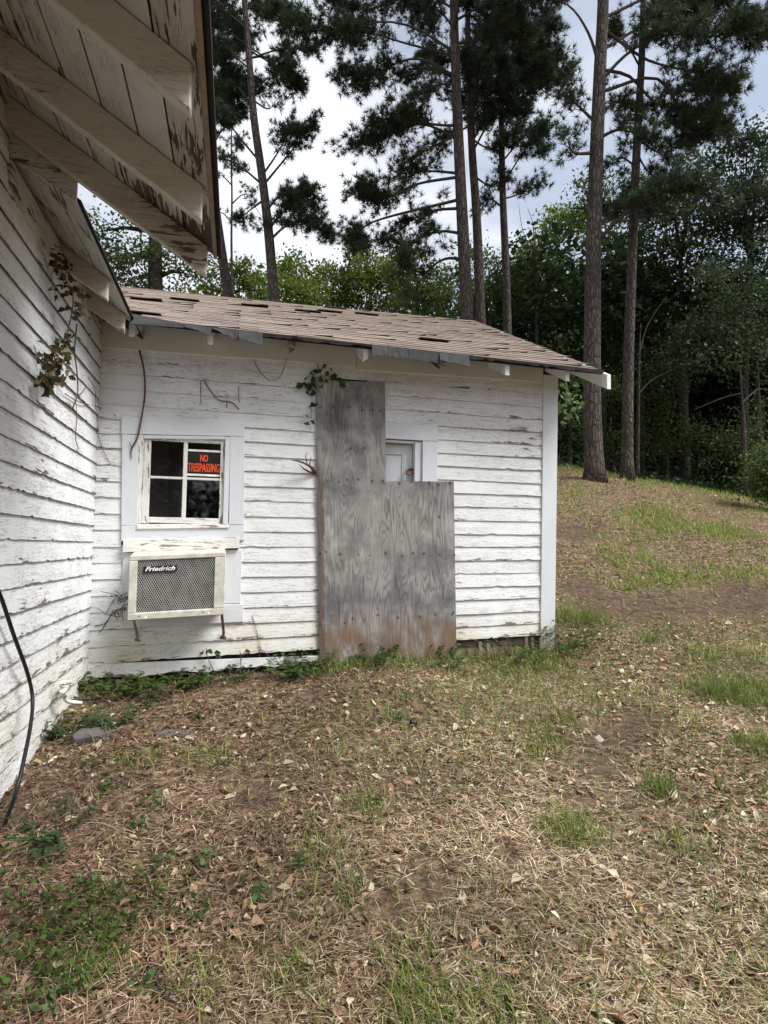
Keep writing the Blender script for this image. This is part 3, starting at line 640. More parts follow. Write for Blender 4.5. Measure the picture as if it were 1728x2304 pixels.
def strip(pts, wdt):
    b0 = len(V)
    for (u, v) in pts:
        for s in (-wdt, wdt):
            V.append(AP(u, v + s, .006))
        for s in (-wdt, wdt):
            V.append(AP(u, v + s, .009))
    for i in range(len(pts) - 1):
        a = b0 + i * 4; F.append((a, a + 4, a + 5, a + 1)); F.append((a + 1, a + 5, a + 7, a + 3))
for r in range(NR + 1):
    v = W0 + (W1 - W0) * r / NR; hv = (W1 - W0) / NR / 2
    strip([(U0 + (U1 - U0) * c / (2 * NC), v + (hv if (c + r) % 2 else -hv) * .93) for c in range(2 * NC + 1)], hv * .25)
obj('grille', V, F, M['acgrille'], ac)
bd = ab('name_badge', .145, .487, .735, .828, -.006, .005, 'signblack', bev=.002)
q = AP(.316, .755, -.0065); text('lettering', 'Friedrich', .045, q[0], q[1], q[2], .215, M['white'], bd, shear=.35, bold=.0012, tilt=.05)
for u, v in ((.118, .055), (.185, .035), (.775, .06), (.835, .04)):
    p = AP(u, v, -.005); vv, f = tube([p, (p[0], p[1] + .008, p[2])], .008, 8); obj('screw', vv, f, M['steel' if u in (.118, .775) else 'white'], ac)
v, f = join([tube([AP(.06, 0, .02), (-.735, D - .03, .80), (-.728, D - .012, .735)], .012, 4), tube([(-.75, D - .015, .75), (-.71, D - .015, .735)], .009, 4)]); obj('bracket', v, f, M['steel'], ac)
v, f = join([tube([AP(.975, 0, .06), (-.076, D - .05, .80), (-.078, D - .012, .755)], .012, 4), tube([(-.10, D - .018, .755), (-.055, D - .018, .752)], .010, 4)]); obj('bracket', v, f, M['rust'], ac)

# ------------------------------------------------------------------ trees
def tris(centers, dirs, length, width, spread, k, cols, rng):
    """needle bursts: k thin triangles from each centre"""
    n = len(centers); c = np.repeat(centers, k, 0); d = np.repeat(dirs, k, 0) * (1 - spread) + rng.normal(size=(n * k, 3)) * spread
    d /= np.linalg.norm(d, axis=1, keepdims=True) + 1e-9
    p = np.cross(d, rng.normal(size=(n * k, 3))); p /= np.linalg.norm(p, axis=1, keepdims=True) + 1e-9
    ln = length * rng.uniform(.7, 1.15, (n * k, 1)); w2 = width / 2
    V = np.stack([c - p * w2 + d * ln * .06, c + p * w2 + d * ln * .06, c + d * ln], 1).reshape(-1, 3)
    F = np.arange(len(V)).reshape(-1, 3); C_ = np.repeat(np.repeat(cols, k, 0), 3, 0)
    return V, F, C_
def leaves(centers, size, cols, rng, flat=.0, aspect=.62):
    n = len(centers); a = rng.normal(size=(n, 3)); a /= np.linalg.norm(a, axis=1, keepdims=True)
    nn = rng.normal(size=(n, 3)); nn[:, 2] = np.abs(nn[:, 2]) + flat; b = np.cross(nn, a); b /= np.linalg.norm(b, axis=1, keepdims=True) + 1e-9
    a = np.cross(b, nn); a /= np.linalg.norm(a, axis=1, keepdims=True) + 1e-9
    s = (size * rng.uniform(.6, 1.3, n))[:, None]
    V = np.stack([centers - a * s * .5, centers + b * s * aspect * .5 + nn * 0, centers + a * s * .5, centers - b * s * aspect * .5], 1).reshape(-1, 3)
    F = np.arange(len(V)).reshape(-1, 4); return V, F, np.repeat(cols, 4, 0)

def pine(label, path, t, r0, limbs, zlo, ztop, nauto, seed, clump=1.0, name='pine_tree', auto_len=(1.3, 2.6), avoid=None):
    rng = np.random.default_rng(seed); rd = random.Random(seed)
    P = [at(px, py, t) for px, py in path]
    d = (P[0] - P[1]); gp = P[0].copy()
    if gp.z > g1(gp.x, gp.y) + .3:
        for _ in range(400):
            if gp.z <= g1(gp.x, gp.y): break
            gp = gp + d.normalized() * .05
        P = [gp] + P
    P[0] = Vector((P[0].x, P[0].y, g1(P[0].x, P[0].y) - .1))
    d = (P[-1] - P[-2]).normalized()
    if ztop > P[-1].z + 1: P += [P[-1] + (d * .6 + Vector((0, 0, .4))) * ((ztop - P[-1].z) * .5), P[-1] + (d * .5 + Vector((0, 0, .5))) * (ztop - P[-1].z)]
    C_ = curve(P, 36); H = C_[-1].z - C_[0].z
    rad = [r0 * (1 - .80 * max(0, (p.z - C_[0].z) / H) ** 1.15) * (1.0 + .45 * math.exp(-(p.z - C_[0].z) / .28)) for p in C_]
    root = thing(name, label, 'pine tree', tuple(C_[0]), 'tall pines behind the shed')
    v, f = tube(C_, rad, 14); obj('trunk', v, f, M['bark'], root, smooth=True)
    LBS, cen, dr = [], [], []
    def limb(pts, r, dens, f0=.3):
        q = curve(pts, 12); n = len(q); LB = []; LBS.append(LB); LB.append(tube(q, [r * (1 - .8 * i / (n - 1)) for i in range(n)], 5))
        Ln = sum((q[i + 1] - q[i]).length for i in range(n - 1))
        for _ in range(int(Ln * 9 * dens)):
            s = f0 + (1 - f0) * rd.random(); i = min(int(s * (n - 1)), n - 2); c = q[i].lerp(q[i + 1], s * (n - 1) - i)
            cen.append(c + Vector((rd.gauss(0, .05), rd.gauss(0, .05), rd.gauss(.04, .06)))); dr.append(((q[i + 1] - q[i]).normalized() * .5 + Vector((rd.gauss(0, .5), rd.gauss(0, .5), .7))).normalized())
        ns = max(2, int(Ln * 8.5 * dens))
        for _ in range(ns):
            s = f0 + (1 - f0) * rd.random() ** .8; i = min(int(s * (n - 1)), n - 2); b = q[i].lerp(q[i + 1], s * (n - 1) - i)
            tg = (q[i + 1] - q[i]).normalized(); side = Vector((rd.gauss(0, 1), rd.gauss(0, 1), rd.gauss(.25, .55))).normalized()
            dd = (tg * .75 + side * .85).normalized(); sl = rd.uniform(.3, .85) * clump * (1.15 - .5 * s)
            e = b + dd * sl; mid = b.lerp(e, .5) + Vector((0, 0, -.05)); e.z += .06
            LB.append(tube([b, mid, e], [r * .3 * (1 - .6 * s) + .006, .007, .004], 3))
            for k in range(rd.randint(6, 9)):
                u = .35 + .65 * rd.random(); c = b.lerp(mid, u * 2) if u < .5 else mid.lerp(e, u * 2 - 1)
                jit = Vector((rd.gauss(0, .09), rd.gauss(0, .09), rd.gauss(0, .08))) * clump
                cen.append(c + jit); dr.append((dd * .7 + Vector((0, 0, .45)) + jit * 3).normalized())
    def trunk_at(z):
        for i in range(len(C_) - 1):
            if C_[i + 1].z >= z: return C_[i].lerp(C_[i + 1], (z - C_[i].z) / max(1e-6, C_[i + 1].z - C_[i].z)), rad[i]
        return C_[-1], rad[-1]
    for spec in limbs:
        pts, dt = spec[0], spec[1]; dens = spec[2] if len(spec) > 2 else 1.0; f0 = spec[3] if len(spec) > 3 else .3
        n = len(pts); q = [at(px, py, t + dt * i / (n - 1)) for i, (px, py) in enumerate(pts)]
        b, rr = trunk_at(q[0].z); q[0] = b; limb(q, max(.03, min(.07, rr * .30)), dens, f0)
    for k in range(nauto):
        z = zlo + (ztop - zlo) * (k + rd.random()) / nauto; b, rr = trunk_at(z)
        for _ in range(30):
            az = rd.uniform(0, 2 * math.pi)
            if avoid is None or not (avoid[0] < math.degrees(az) % 360 < avoid[1]): break
        ln = rd.uniform(*auto_len) * (1.1 - .5 * (z - zlo) / (ztop - zlo)); h = Vector((math.cos(az), math.sin(az), 0))
        limb([b, b + h * ln * .5 + Vector((0, 0, .12 * ln)), b + h * ln + Vector((0, 0, rd.uniform(-.1, .3) * ln))], max(.02, rr * .33), 1.0, .3)
    for LB in LBS: v, f = join(LB); obj('branch', v, f, M['limb'], root)
    cen = np.array([tuple(c) for c in cen]); dr = np.array([tuple(c) for c in dr]); n = len(cen)
    if n:
        cc = np.array([.040, .060, .036])[None] * rng.uniform(.6, 1.5, (n, 1)) + np.array([.010, .012, 0])[None] * rng.uniform(0, 1, (n, 1))
        V, F, CC = tris(cen, dr, .19, .0125 + .0003 * t, .48, 24, cc, rng)
        obj('crown', V, F, M['needle'], root, col=CC)
    return root

pine('tall thick pine on the slope just right of the shed roof corner', [(1285, 1030), (1279, 860), (1281, 600), (1286, 400), (1296, 150), (1303, 0)], 14.2, .215,
     [([(1290, 530), (1340, 470), (1400, 430), (1480, 405), (1560, 440)], -1.0, 1.5, .3), ([(1290, 500), (1340, 450), (1420, 440)], .6, 1.3), ([(1297, 150), (1360, 165), (1420, 225), (1500, 240), (1560, 235)], .6, 1.2, .45),
      ([(1300, 180), (1350, 120), (1420, 80), (1520, 70), (1600, 60)], -.6, 1.6, .3), ([(1303, 110), (1380, 60), (1450, 20), (1560, 0)], .8, 1.4), ([(1296, 150), (1270, 70), (1225, 10), (1150, -10)], .3, .5, .7),
      ([(1290, 270), (1250, 230), (1215, 200)], .2, 1.0, .3), ([(1290, 300), (1340, 280), (1400, 300)], -.5, 1.3), ([(1285, 330), (1240, 330), (1225, 300)], -.4, .7), ([(1300, 200), (1420, 170), (1490, 270), (1560, 290)], .4, 1.4, .5),
      ([(1290, 260), (1330, 220), (1370, 240)], .7, 1.2), ([(1303, 60), (1400, 130), (1520, 160), (1580, 190)], -.3, 1.2, .4), ([(1303, 40), (1450, -20), (1600, 20), (1640, 70)], .2, 1.3, .4)],
     15.5, 24, 26, 11)
pine('slender grey trunked pine just right of the thick pine on the slope', [(1354, 1020), (1357, 800), (1364, 600), (1374, 350), (1386, 130), (1390, 0)], 15.4, .150,
     [([(1378, 300), (1430, 330), (1500, 300)], .5, 1.0), ([(1380, 240), (1450, 200), (1540, 190)], .6, 1.2), ([(1376, 360), (1340, 340), (1310, 360)], .4, .9), ([(1376, 330), (1400, 370), (1440, 395)], -.5, 1.0),
      ([(1384, 150), (1350, 90), (1320, 70)], .3, 1.0), ([(1386, 100), (1440, 60), (1500, 40)], -.4, 1.2)], 15.5, 22, 20, 12)
pine('tall pine with long bare left limbs rising behind the middle of the shed roof', [(1009, 690), (1003, 560), (995, 400), (986, 200), (980, 0)], 16.3, .205,
     [([(986, 115), (900, 62), (820, 47), (740, 72), (640, 55), (590, 20)], -.5, 1.3, .42), ([(986, 122), (870, 92), (800, 72), (720, 66)], .6, .9, .4), ([(987, 165), (905, 128), (850, 140), (800, 165), (742, 160)], .0, 1.5, .4),
      ([(987, 172), (930, 145), (870, 170)], .5, .9), ([(989, 182), (940, 185), (890, 215)], -.4, .6), ([(992, 300), (910, 268), (840, 288), (752, 318)], .4, 1.7, .3), ([(992, 272), (930, 268), (870, 250), (815, 265)], -.6, 1.5, .3),
      ([(993, 290), (930, 320), (880, 345)], .2, .6), ([(996, 382), (900, 398), (835, 428), (778, 412)], -.2, 1.6, .35), ([(996, 375), (930, 370), (860, 375)], .5, 1.1), ([(836, 428), (805, 480), (765, 525)], .0, .8, .5),
      ([(1000, 450), (940, 455), (890, 475), (840, 520)], .5, 1.5, .2), ([(1002, 505), (950, 500), (900, 520), (870, 560)], -.4, .9, .25), ([(1003, 560), (960, 560), (920, 590), (880, 650)], .4, .35, .5),
      ([(985, 20), (900, -20), (800, 20), (720, 10)], .3, 1.2), ([(984, 60), (940, 20), (860, 5)], .6, 1.0)], 15.0, 24, 24, 13, avoid=(100, 235))
pine('dark pine close behind and right of the long limbed pine at the roof line', [(1038, 690), (1030, 480), (1020, 330), (1012, 150), (1010, 0)], 18.6, .19,
     [([(1022, 330), (1070, 240), (1120, 180), (1180, 150)], -.6, 1.6, .2), ([(1018, 250), (1080, 180), (1150, 110), (1200, 140)], .6, 1.7, .2), ([(1022, 300), (1060, 320), (1110, 290)], -.3, 1.5), ([(1015, 180), (1060, 100), (1120, 60)], .4, 1.6),
      ([(1024, 380), (1060, 400), (1100, 380)], .4, .9), ([(1012, 120), (1050, 60), (1110, 20)], -.5, 1.5), ([(1020, 310), (1050, 250), (1075, 190)], -.7, 1.6, .1), ([(1014, 160), (1040, 120), (1085, 100)], -.6, 1.6, .1)], 14.5, 23, 30, 14, auto_len=(1.0, 2.0))
pine('pine with the rightmost trunk of the cluster above the roof corner and bushy green head', [(1096, 705), (1092, 560), (1086, 420), (1083, 250), (1085, 100), (1088, 0)], 19.2, .165,
     [([(1084, 300), (1120, 220), (1180, 180), (1230, 160)], .5, 1.5, .25), ([(1086, 400), (1130, 330), (1180, 270)], -.5, 1.2), ([(1087, 430), (1120, 420), (1165, 400)], .3, .9), ([(1085, 350), (1140, 290), (1170, 330)], .6, 1.0),
      ([(1084, 220), (1140, 150), (1215, 120)], -.6, 1.5), ([(1084, 240), (1050, 200), (1020, 230)], -.3, 1.3), ([(1088, 450), (1060, 430), (1040, 440)], .3, .8), ([(1085, 150), (1150, 90), (1190, 40)], .3, 1.4), ([(1084, 280), (1110, 250), (1140, 240)], -.8, 1.6, .1)], 15.5, 22, 22, 15, auto_len=(1.0, 2.0))
pine('leaning pine with bushy tufts on its right behind the left part of the shed roof', [(592, 640), (580, 500), (566, 380), (548, 250), (537, 110), (528, 0)], 17.6, .185,
     [([(580, 520), (618, 488), (660, 480), (712, 510)], -.3, 1.9, .25), ([(578, 500), (600, 470), (640, 440), (690, 450)], .4, 1.7, .15), ([(574, 455), (610, 420), (660, 420)], -.4, 1.6, .2), ([(568, 400), (610, 350), (650, 300), (662, 275)], .3, 1.2, .3),
      ([(566, 380), (600, 330), (625, 280)], -.3, .9, .4), ([(571, 430), (545, 450), (520, 470)], -.3, 1.0), ([(547, 215), (580, 235), (600, 212)], .3, .4, .6), ([(540, 125), (575, 125), (612, 160), (640, 185)], .1, 1.0, .45), ([(536, 100), (580, 130), (645, 195)], .5, .8, .5),
      ([(548, 240), (515, 190), (480, 190)], .2, .7), ([(560, 350), (520, 300), (490, 262), (455, 240)], .0, 1.2, .5), ([(562, 400), (520, 360), (490, 345)], .3, .7), ([(543, 150), (490, 110), (450, 110)], -.3, 1.2), ([(536, 100), (480, 60), (445, 40)], .4, 1.2), ([(530, 20), (570, 5), (620, 30)], .2, 1.2), ([(532, 60), (500, 20), (470, -20)], .3, 1.0)],
     15.5, 22, 18, 16)
pine('dark rough trunked pine half hidden by the near eave left of the leaning pine', [(492, 635), (470, 480), (455, 360), (440, 230), (425, 100)], 19.0, .20,
     [([(452, 330), (480, 280), (510, 250)], .2, 1.0), ([(448, 290), (470, 240), (490, 230)], -.3, 1.2, .2), ([(440, 230), (475, 190), (500, 150)], .4, .9), ([(436, 180), (470, 120), (510, 90)], -.2, 1.0)], 14.5, 21, 16, 17)
pine('small bare stemmed young pine between the two left pine trunks', [(502, 640), (500, 520), (501, 430), (500, 350)], 21.5, .07,
     [([(501, 480), (480, 460), (462, 470)], .2, .35, .5), ([(501, 440), (525, 420), (545, 425)], .2, .4, .5), ([(500, 400), (480, 380), (465, 385)], -.2, .4)], 16, 18, 5, 18, auto_len=(.5, 1.1))

def hardwood(label, blobs, t, trunk, seed, dens=1.0, lsize=.13, tint=(.050, .075, .022), trunk_r=.14, name='hardwood_tree', group=None, cat='tree', dd=1.6, leafy=1.0):
    """crown of leaf clumps; blobs = (px, py, rx, ry) ellipses of the 1659 px view, at depth t"""
    rng = np.random.default_rng(seed); rd = random.Random(seed)
    px, py = trunk[-1]; b = at(*trunk[0], t)
    base = Vector((b.x, b.y, g1(b.x, b.y) - .1))
    root = thing(name, label, cat, tuple(base), group)
    P = [base] + [at(a, c, t) for a, c in trunk[1:]]
    if len(P) < 3: P = [P[0], P[0].lerp(P[1], .5) + Vector((.15, .1, 0)), P[1]]
    q = curve(P, 12); H = [tube(q, [trunk_r * (1.15 - .8 * i / 12) for i in range(13)], 8)]
    cen, br = [], []
    for bx, by, rx, ry in blobs:
        k = 1293 / t; c0 = at(bx, by, t); rx_, ry_ = rx / k, ry / k
        nb = max(3, int(dens * 10 * rx_ * ry_))
        j = min(range(6, 13), key=lambda i: (q[i] - c0).length); m_ = q[j].lerp(c0, .55) + Vector((0, 0, .15)); H.append(tube([q[j], m_, c0], [trunk_r * .4, trunk_r * .22, trunk_r * .08], 4))
        for _ in range(nb):
            a = rng.normal(size=3); a /= np.linalg.norm(a); rr = rng.uniform(.35, 1) ** .6
            c = c0 + _r3 * float(a[0] * rx_ * rr) + _u3 * float(a[1] * ry_ * rr) + _f2 * float(a[2] * min(rx_, dd) * rr)
            s = rng.uniform(.30, .70) * (t / 24) ** .5; n = int((30 + 2.6 * leafy * s * s / (lsize * lsize)) * .86)
            d = rng.normal(size=(n, 3)) * np.array([.62, .62, .40]); cen.append(np.array(c) + d * s); br.append(np.full(n, rng.uniform(.6, 1.35)))
            H.append(tube([m_, Vector(c)], [.022, .008], 3))
    cen = np.concatenate(cen); br = np.concatenate(br)[:, None] * rng.uniform(.75, 1.3, (len(cen), 1))
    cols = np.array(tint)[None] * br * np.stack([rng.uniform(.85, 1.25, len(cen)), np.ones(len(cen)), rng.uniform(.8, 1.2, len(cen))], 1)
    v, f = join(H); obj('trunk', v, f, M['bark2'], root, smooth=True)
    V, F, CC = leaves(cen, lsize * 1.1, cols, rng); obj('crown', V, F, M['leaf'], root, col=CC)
    return root
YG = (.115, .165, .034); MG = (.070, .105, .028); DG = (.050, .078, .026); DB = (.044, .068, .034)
G1_, G2_ = 'broad-leaved trees behind the shed', 'dark trees at the edge of the wood'
hardwood('leafy oak behind the gap between the two eaves at the left', [(235, 560, 60, 60), (300, 600, 70, 40), (215, 500, 40, 40), (400, 590, 40, 40), (330, 540, 45, 40), (330, 440, 80, 60), (300, 370, 70, 50), (370, 400, 60, 50)], 24, [(337, 700), (335, 600), (330, 430)], 31, 1.0, .14, MG, .40, group=G1_, leafy=2.6)
hardwood('pale leaved tree between the two left pine trunks, just above the roof ridge', [(470, 600, 50, 45), (520, 590, 40, 45), (545, 620, 40, 30), (440, 560, 25, 40)], 27, [(500, 720), (500, 600)], 32, .9, .15, YG, .15, group=G1_, leafy=3.6)
hardwood('bright yellow green tree just right of the leaning pine above the ridge', [(635, 600, 42, 40), (650, 640, 60, 35), (640, 570, 22, 24)], 29, [(640, 760), (640, 610)], 33, 1.1, .15, YG, .15, group=G1_, leafy=3.6)
hardwood('broad yellow green tree above the ridge, second from the leaning pine', [(725, 610, 55, 40), (710, 650, 60, 35), (720, 585, 18, 18)], 31, [(715, 770), (720, 620)], 34, 1.1, .16, YG, .16, group=G1_, leafy=3.6)
hardwood('tallest rounded yellow green crown in the middle of the sky gap', [(800, 580, 60, 45), (790, 630, 70, 45), (775, 545, 30, 25), (845, 610, 40, 40)], 30, [(800, 770), (800, 600)], 35, 1.15, .155, YG, .18, group=G1_, leafy=3.6)
hardwood('mid green tree left of the long limbed pine, behind its lowest bare limbs', [(895, 590, 55, 55), (900, 650, 60, 40), (870, 550, 25, 25), (955, 620, 45, 55)], 27, [(900, 780), (900, 600)], 36, 1.2, .145, MG, .17, group=G1_, leafy=2.6)
hardwood('dark leafy tree filling the gap between the three clustered pine trunks', [(1000, 640, 50, 60), (1060, 620, 50, 70), (1010, 560, 25, 40)], 25, [(1050, 800), (1050, 620)], 37, 1.2, .14, MG, .16, group=G1_, leafy=2.6)
hardwood('sunlit yellow green crown in the gap left of the thick slope pine', [(1150, 560, 45, 50), (1215, 520, 55, 60), (1240, 480, 40, 35), (1190, 600, 60, 50), (1130, 640, 60, 60)], 26, [(1180, 900), (1185, 560)], 38, 1.15, .145, YG, .18, group=G1_, leafy=3.6)
hardwood('grey green airy oak whose crown top shows left of the thick pine', [(1265, 420, 45, 45), (1235, 450, 40, 35), (1320, 400, 50, 50), (1300, 450, 60, 40)], 24, [(1300, 900), (1290, 470)], 39, .75, .13, DG, .2, group=G1_)
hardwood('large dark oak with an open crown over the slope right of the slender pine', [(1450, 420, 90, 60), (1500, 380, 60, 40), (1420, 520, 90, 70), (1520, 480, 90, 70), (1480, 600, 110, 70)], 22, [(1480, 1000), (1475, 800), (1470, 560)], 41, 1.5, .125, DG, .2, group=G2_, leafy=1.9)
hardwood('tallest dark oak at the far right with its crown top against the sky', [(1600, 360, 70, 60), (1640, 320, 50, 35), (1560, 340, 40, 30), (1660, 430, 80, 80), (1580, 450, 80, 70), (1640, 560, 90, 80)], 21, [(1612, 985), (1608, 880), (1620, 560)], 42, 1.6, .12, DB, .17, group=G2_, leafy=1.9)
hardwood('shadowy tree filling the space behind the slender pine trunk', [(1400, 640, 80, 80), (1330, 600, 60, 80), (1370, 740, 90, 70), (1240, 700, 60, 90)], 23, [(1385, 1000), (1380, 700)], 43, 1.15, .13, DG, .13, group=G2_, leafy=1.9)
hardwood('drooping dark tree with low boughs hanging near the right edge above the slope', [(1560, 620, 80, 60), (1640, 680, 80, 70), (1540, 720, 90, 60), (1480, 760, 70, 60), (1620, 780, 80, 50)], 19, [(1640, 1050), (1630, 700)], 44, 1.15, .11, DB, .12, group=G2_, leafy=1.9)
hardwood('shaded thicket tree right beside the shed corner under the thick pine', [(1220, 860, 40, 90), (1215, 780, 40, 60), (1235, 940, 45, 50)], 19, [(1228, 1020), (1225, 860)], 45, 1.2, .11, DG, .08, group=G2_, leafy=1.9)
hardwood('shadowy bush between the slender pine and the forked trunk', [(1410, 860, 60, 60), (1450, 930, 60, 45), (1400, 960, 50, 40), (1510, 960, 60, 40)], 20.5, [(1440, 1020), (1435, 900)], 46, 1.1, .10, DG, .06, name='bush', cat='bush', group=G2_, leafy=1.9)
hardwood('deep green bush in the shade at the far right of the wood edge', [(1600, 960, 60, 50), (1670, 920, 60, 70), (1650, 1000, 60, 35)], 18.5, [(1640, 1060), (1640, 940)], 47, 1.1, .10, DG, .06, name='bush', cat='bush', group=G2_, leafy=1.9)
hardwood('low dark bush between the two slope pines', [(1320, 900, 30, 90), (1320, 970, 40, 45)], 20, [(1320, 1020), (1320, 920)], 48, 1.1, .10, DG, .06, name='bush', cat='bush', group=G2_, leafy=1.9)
hardwood('bright green bush on a soil bank at the right edge of the photo', [(1664, 1035, 26, 34), (1685, 1010, 40, 50), (1672, 1060, 30, 20)], 13.0, [(1675, 1085), (1675, 1030)], 49, 7, .075, (.085, .13, .04), .03, name='bush', cat='bush', dd=.5, leafy=2.5)
# thin dead branches and the forked bare trunk in the shade
def deadtree(label, lines, t, r):
    P0 = at(*lines[0][0], t); root = thing('dead_tree', label, 'tree', (P0.x, P0.y, g1(P0.x, P0.y)))
    b = at(*lines[0][0], t); pts = [Vector((b.x, b.y, g1(b.x, b.y) - .1))] + [at(a, c, t) for a, c in lines[0][1:]]
    v, f = tube(curve(pts, 14), [r * (1 - .85 * i / 14) for i in range(15)], 8); obj('trunk', v, f, M['bark2'], root, smooth=True)
    for ln in lines[1:]:
        v, f = tube(curve([at(a, c, t + .15 * i) for i, (a, c) in enumerate(ln)], 10), [r * .3 * (1 - .7 * i / 10) for i in range(11)], 5); obj('branch', v, f, M['limb'], root)
deadtree('pale dead trunk with crooked bare branches in the dark wood at the right', [[(1608, 1000), (1606, 930), (1604, 880), (1598, 790)], [(1605, 900), (1585, 880), (1570, 900)], [(1603, 870), (1640, 840), (1665, 855)], [(1604, 885), (1630, 930), (1640, 900)], [(1600, 850), (1560, 860), (1500, 885)]], 17.2, .10)
deadtree('thin dark snag with bare upright twigs above the right end of the ridge', [[(1165, 900), (1158, 640), (1155, 540), (1152, 500)], [(1156, 560), (1130, 500), (1120, 440)], [(1155, 545), (1180, 505), (1200, 480)], [(1156, 600), (1135, 560), (1125, 520)], [(1155, 530), (1150, 480), (1140, 450)]], 22, .07)
deadtree('dead leaning sapling with a raised bare limb behind the slender pine', [[(1376, 1010), (1380, 800), (1384, 700)], [(1380, 850), (1410, 820), (1470, 790)], [(1382, 760), (1400, 700), (1440, 640)]], 18.2, .07)

# the wood behind, one closed mass of leaves with a leafy roof and dark floor
rng = np.random.default_rng(77)
n = 165000; th = np.where(rng.uniform(0, 1, n) < .72, rng.uniform(-46, 52, n), rng.uniform(52, 314, n)); dist = rng.uniform(30, 42, n)  # wide angles add unseen trees behind the camera to darken pane reflections
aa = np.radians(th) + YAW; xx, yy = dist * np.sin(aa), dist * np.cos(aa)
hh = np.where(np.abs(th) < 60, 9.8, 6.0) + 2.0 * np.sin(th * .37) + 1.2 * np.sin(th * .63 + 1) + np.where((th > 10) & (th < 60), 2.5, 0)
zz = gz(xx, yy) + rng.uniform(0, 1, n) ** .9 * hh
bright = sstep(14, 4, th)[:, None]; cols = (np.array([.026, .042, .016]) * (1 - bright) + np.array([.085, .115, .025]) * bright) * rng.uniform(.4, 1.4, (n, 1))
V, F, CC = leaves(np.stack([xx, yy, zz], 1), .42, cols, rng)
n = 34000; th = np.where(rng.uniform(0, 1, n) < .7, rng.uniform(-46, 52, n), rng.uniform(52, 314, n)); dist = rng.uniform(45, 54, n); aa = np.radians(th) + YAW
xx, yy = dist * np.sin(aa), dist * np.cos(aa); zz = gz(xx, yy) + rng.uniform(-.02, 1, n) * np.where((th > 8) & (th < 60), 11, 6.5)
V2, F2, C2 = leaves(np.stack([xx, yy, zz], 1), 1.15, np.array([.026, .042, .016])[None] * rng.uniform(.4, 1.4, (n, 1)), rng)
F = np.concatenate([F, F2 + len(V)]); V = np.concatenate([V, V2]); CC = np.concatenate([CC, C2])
tag(obj('far_wood', V, F, M['leaf'], None, col=CC), 'dense mass of wood far behind the pines, with an added ring behind the camera', 'wood', kind='stuff')
# shade canopy over the right-hand wood
n = 26000; tt_ = rng.uniform(19.5, 34, n); ll_ = rng.uniform(4.5, 24, n); xx, yy = tt_ * _FX + ll_ * _FY, tt_ * _FY - ll_ * _FX
zz = gz(xx, yy) + 5.5 + rng.uniform(0, 3.0, n) + (tt_ - 19) * .12
V, F, CC = leaves(np.stack([xx, yy, zz], 1), .30, np.array([.022, .036, .015])[None] * rng.uniform(.6, 1.4, (n, 1)), rng, flat=1.0)
tag(obj('canopy', V, F, M['leaf'], None, col=CC), 'closed leaf canopy shading the wood on the right', 'canopy', kind='stuff')
n = 26000; tt_ = 16.6 + 13.4 * rng.uniform(0, 1, n) ** 1.3; ll_ = rng.uniform(3.2, 24, n); xx, yy = tt_ * _FX + ll_ * _FY, tt_ * _FY - ll_ * _FX
zz = gz(xx, yy) + rng.uniform(0, 1, n) ** 2 * (.12 + sstep(16.5, 19, tt_) * .4 + sstep(19, 23, tt_) * 2.6)
V, F, CC = leaves(np.stack([xx, yy, zz], 1), .16, np.array([.026, .042, .018])[None] * rng.uniform(.6, 1.4, (n, 1)), rng)
tag(obj('undergrowth', V, F, M['leaf'], None, col=CC), 'low dark undergrowth along the foot of the wood', 'undergrowth', kind='stuff')

# ------------------------------------------------------------------ litter, straw and grass
def screen_ground(pts): return [ground_at(px, py) for px, py in pts]
green = [(ground_at(px, py), r, d) for px, py, r, d in ((1420, 1125, .9, 1.3), (1500, 1140, .7, 1.3), (1560, 1150, .6, 1.2), (1380, 1220, .5, 1.2), (1370, 1140, .5, .7), (1330, 1160, .3, .8), (1270, 1150, .3, .8), (1350, 1260, .45, 1), (1440, 1250, .4, .9), (1560, 1250, .6, .8), (1640, 1250, .6, .7), (1220, 1330, .22, 1.2), (1270, 1340, .25, 1.2), (1310, 1350, .2, 1),
     (1410, 1385, .16, 1), (1540, 1490, .34, 1), (1610, 1500, .34, 1), (1640, 1620, .16, 1.1), (1430, 1710, .10, 1), (1560, 1420, .4, .6), (1230, 1560, .16, .7), (1090, 1440, .25, .8), (1170, 1430, .3, .8), (960, 1420, .2, .7), (1240, 1800, .16, .7), (1480, 1840, .12, .6), (800, 1750, .15, .4), (700, 1850, .12, .4), (760, 1950, .07, .8), (300, 1650, .16, .3), (440, 1640, .16, .25), (880, 2080, .12, .3), (650, 2130, .10, .6), (1000, 1560, .2, .4), (1400, 1150, .8, .4), (1250, 1060, .5, .5), (1350, 1190, .7, .5),
     (230, 2100, .1, .5), (420, 2140, .1, .4), (900, 2190, .14, .6), (1060, 2190, .10, .5), (1150, 1600, .25, .35), (1450, 1560, .3, .4))]
def inside(x, y):       # under the buildings
    return ((x > -1.13) & (x < 2.97) & (y > D - .01) & (y < 10.2)) | (x < CX + .01)
def scatter(n, t0, t1, rng, power=1.0):
    u = rng.uniform(0, 1, n); t = t0 * (t1 / t0) ** (u ** power); l = rng.uniform(-1, 1, n) * (.85 * t + .5)
    x, y = t * _FX + l * _FY, t * _FY - l * _FX; k = ~inside(x, y); return x[k], y[k], t[k], l[k]
def pnoise(x, y, s, seed):
    r = np.random.default_rng(seed); o = np.zeros_like(x)
    for i in range(6):
        a = r.uniform(0, 6.28); f = s * r.uniform(.6, 1.8); o += np.sin((x * math.cos(a) + y * math.sin(a)) * f + r.uniform(0, 6.28))
    return o / 3.5
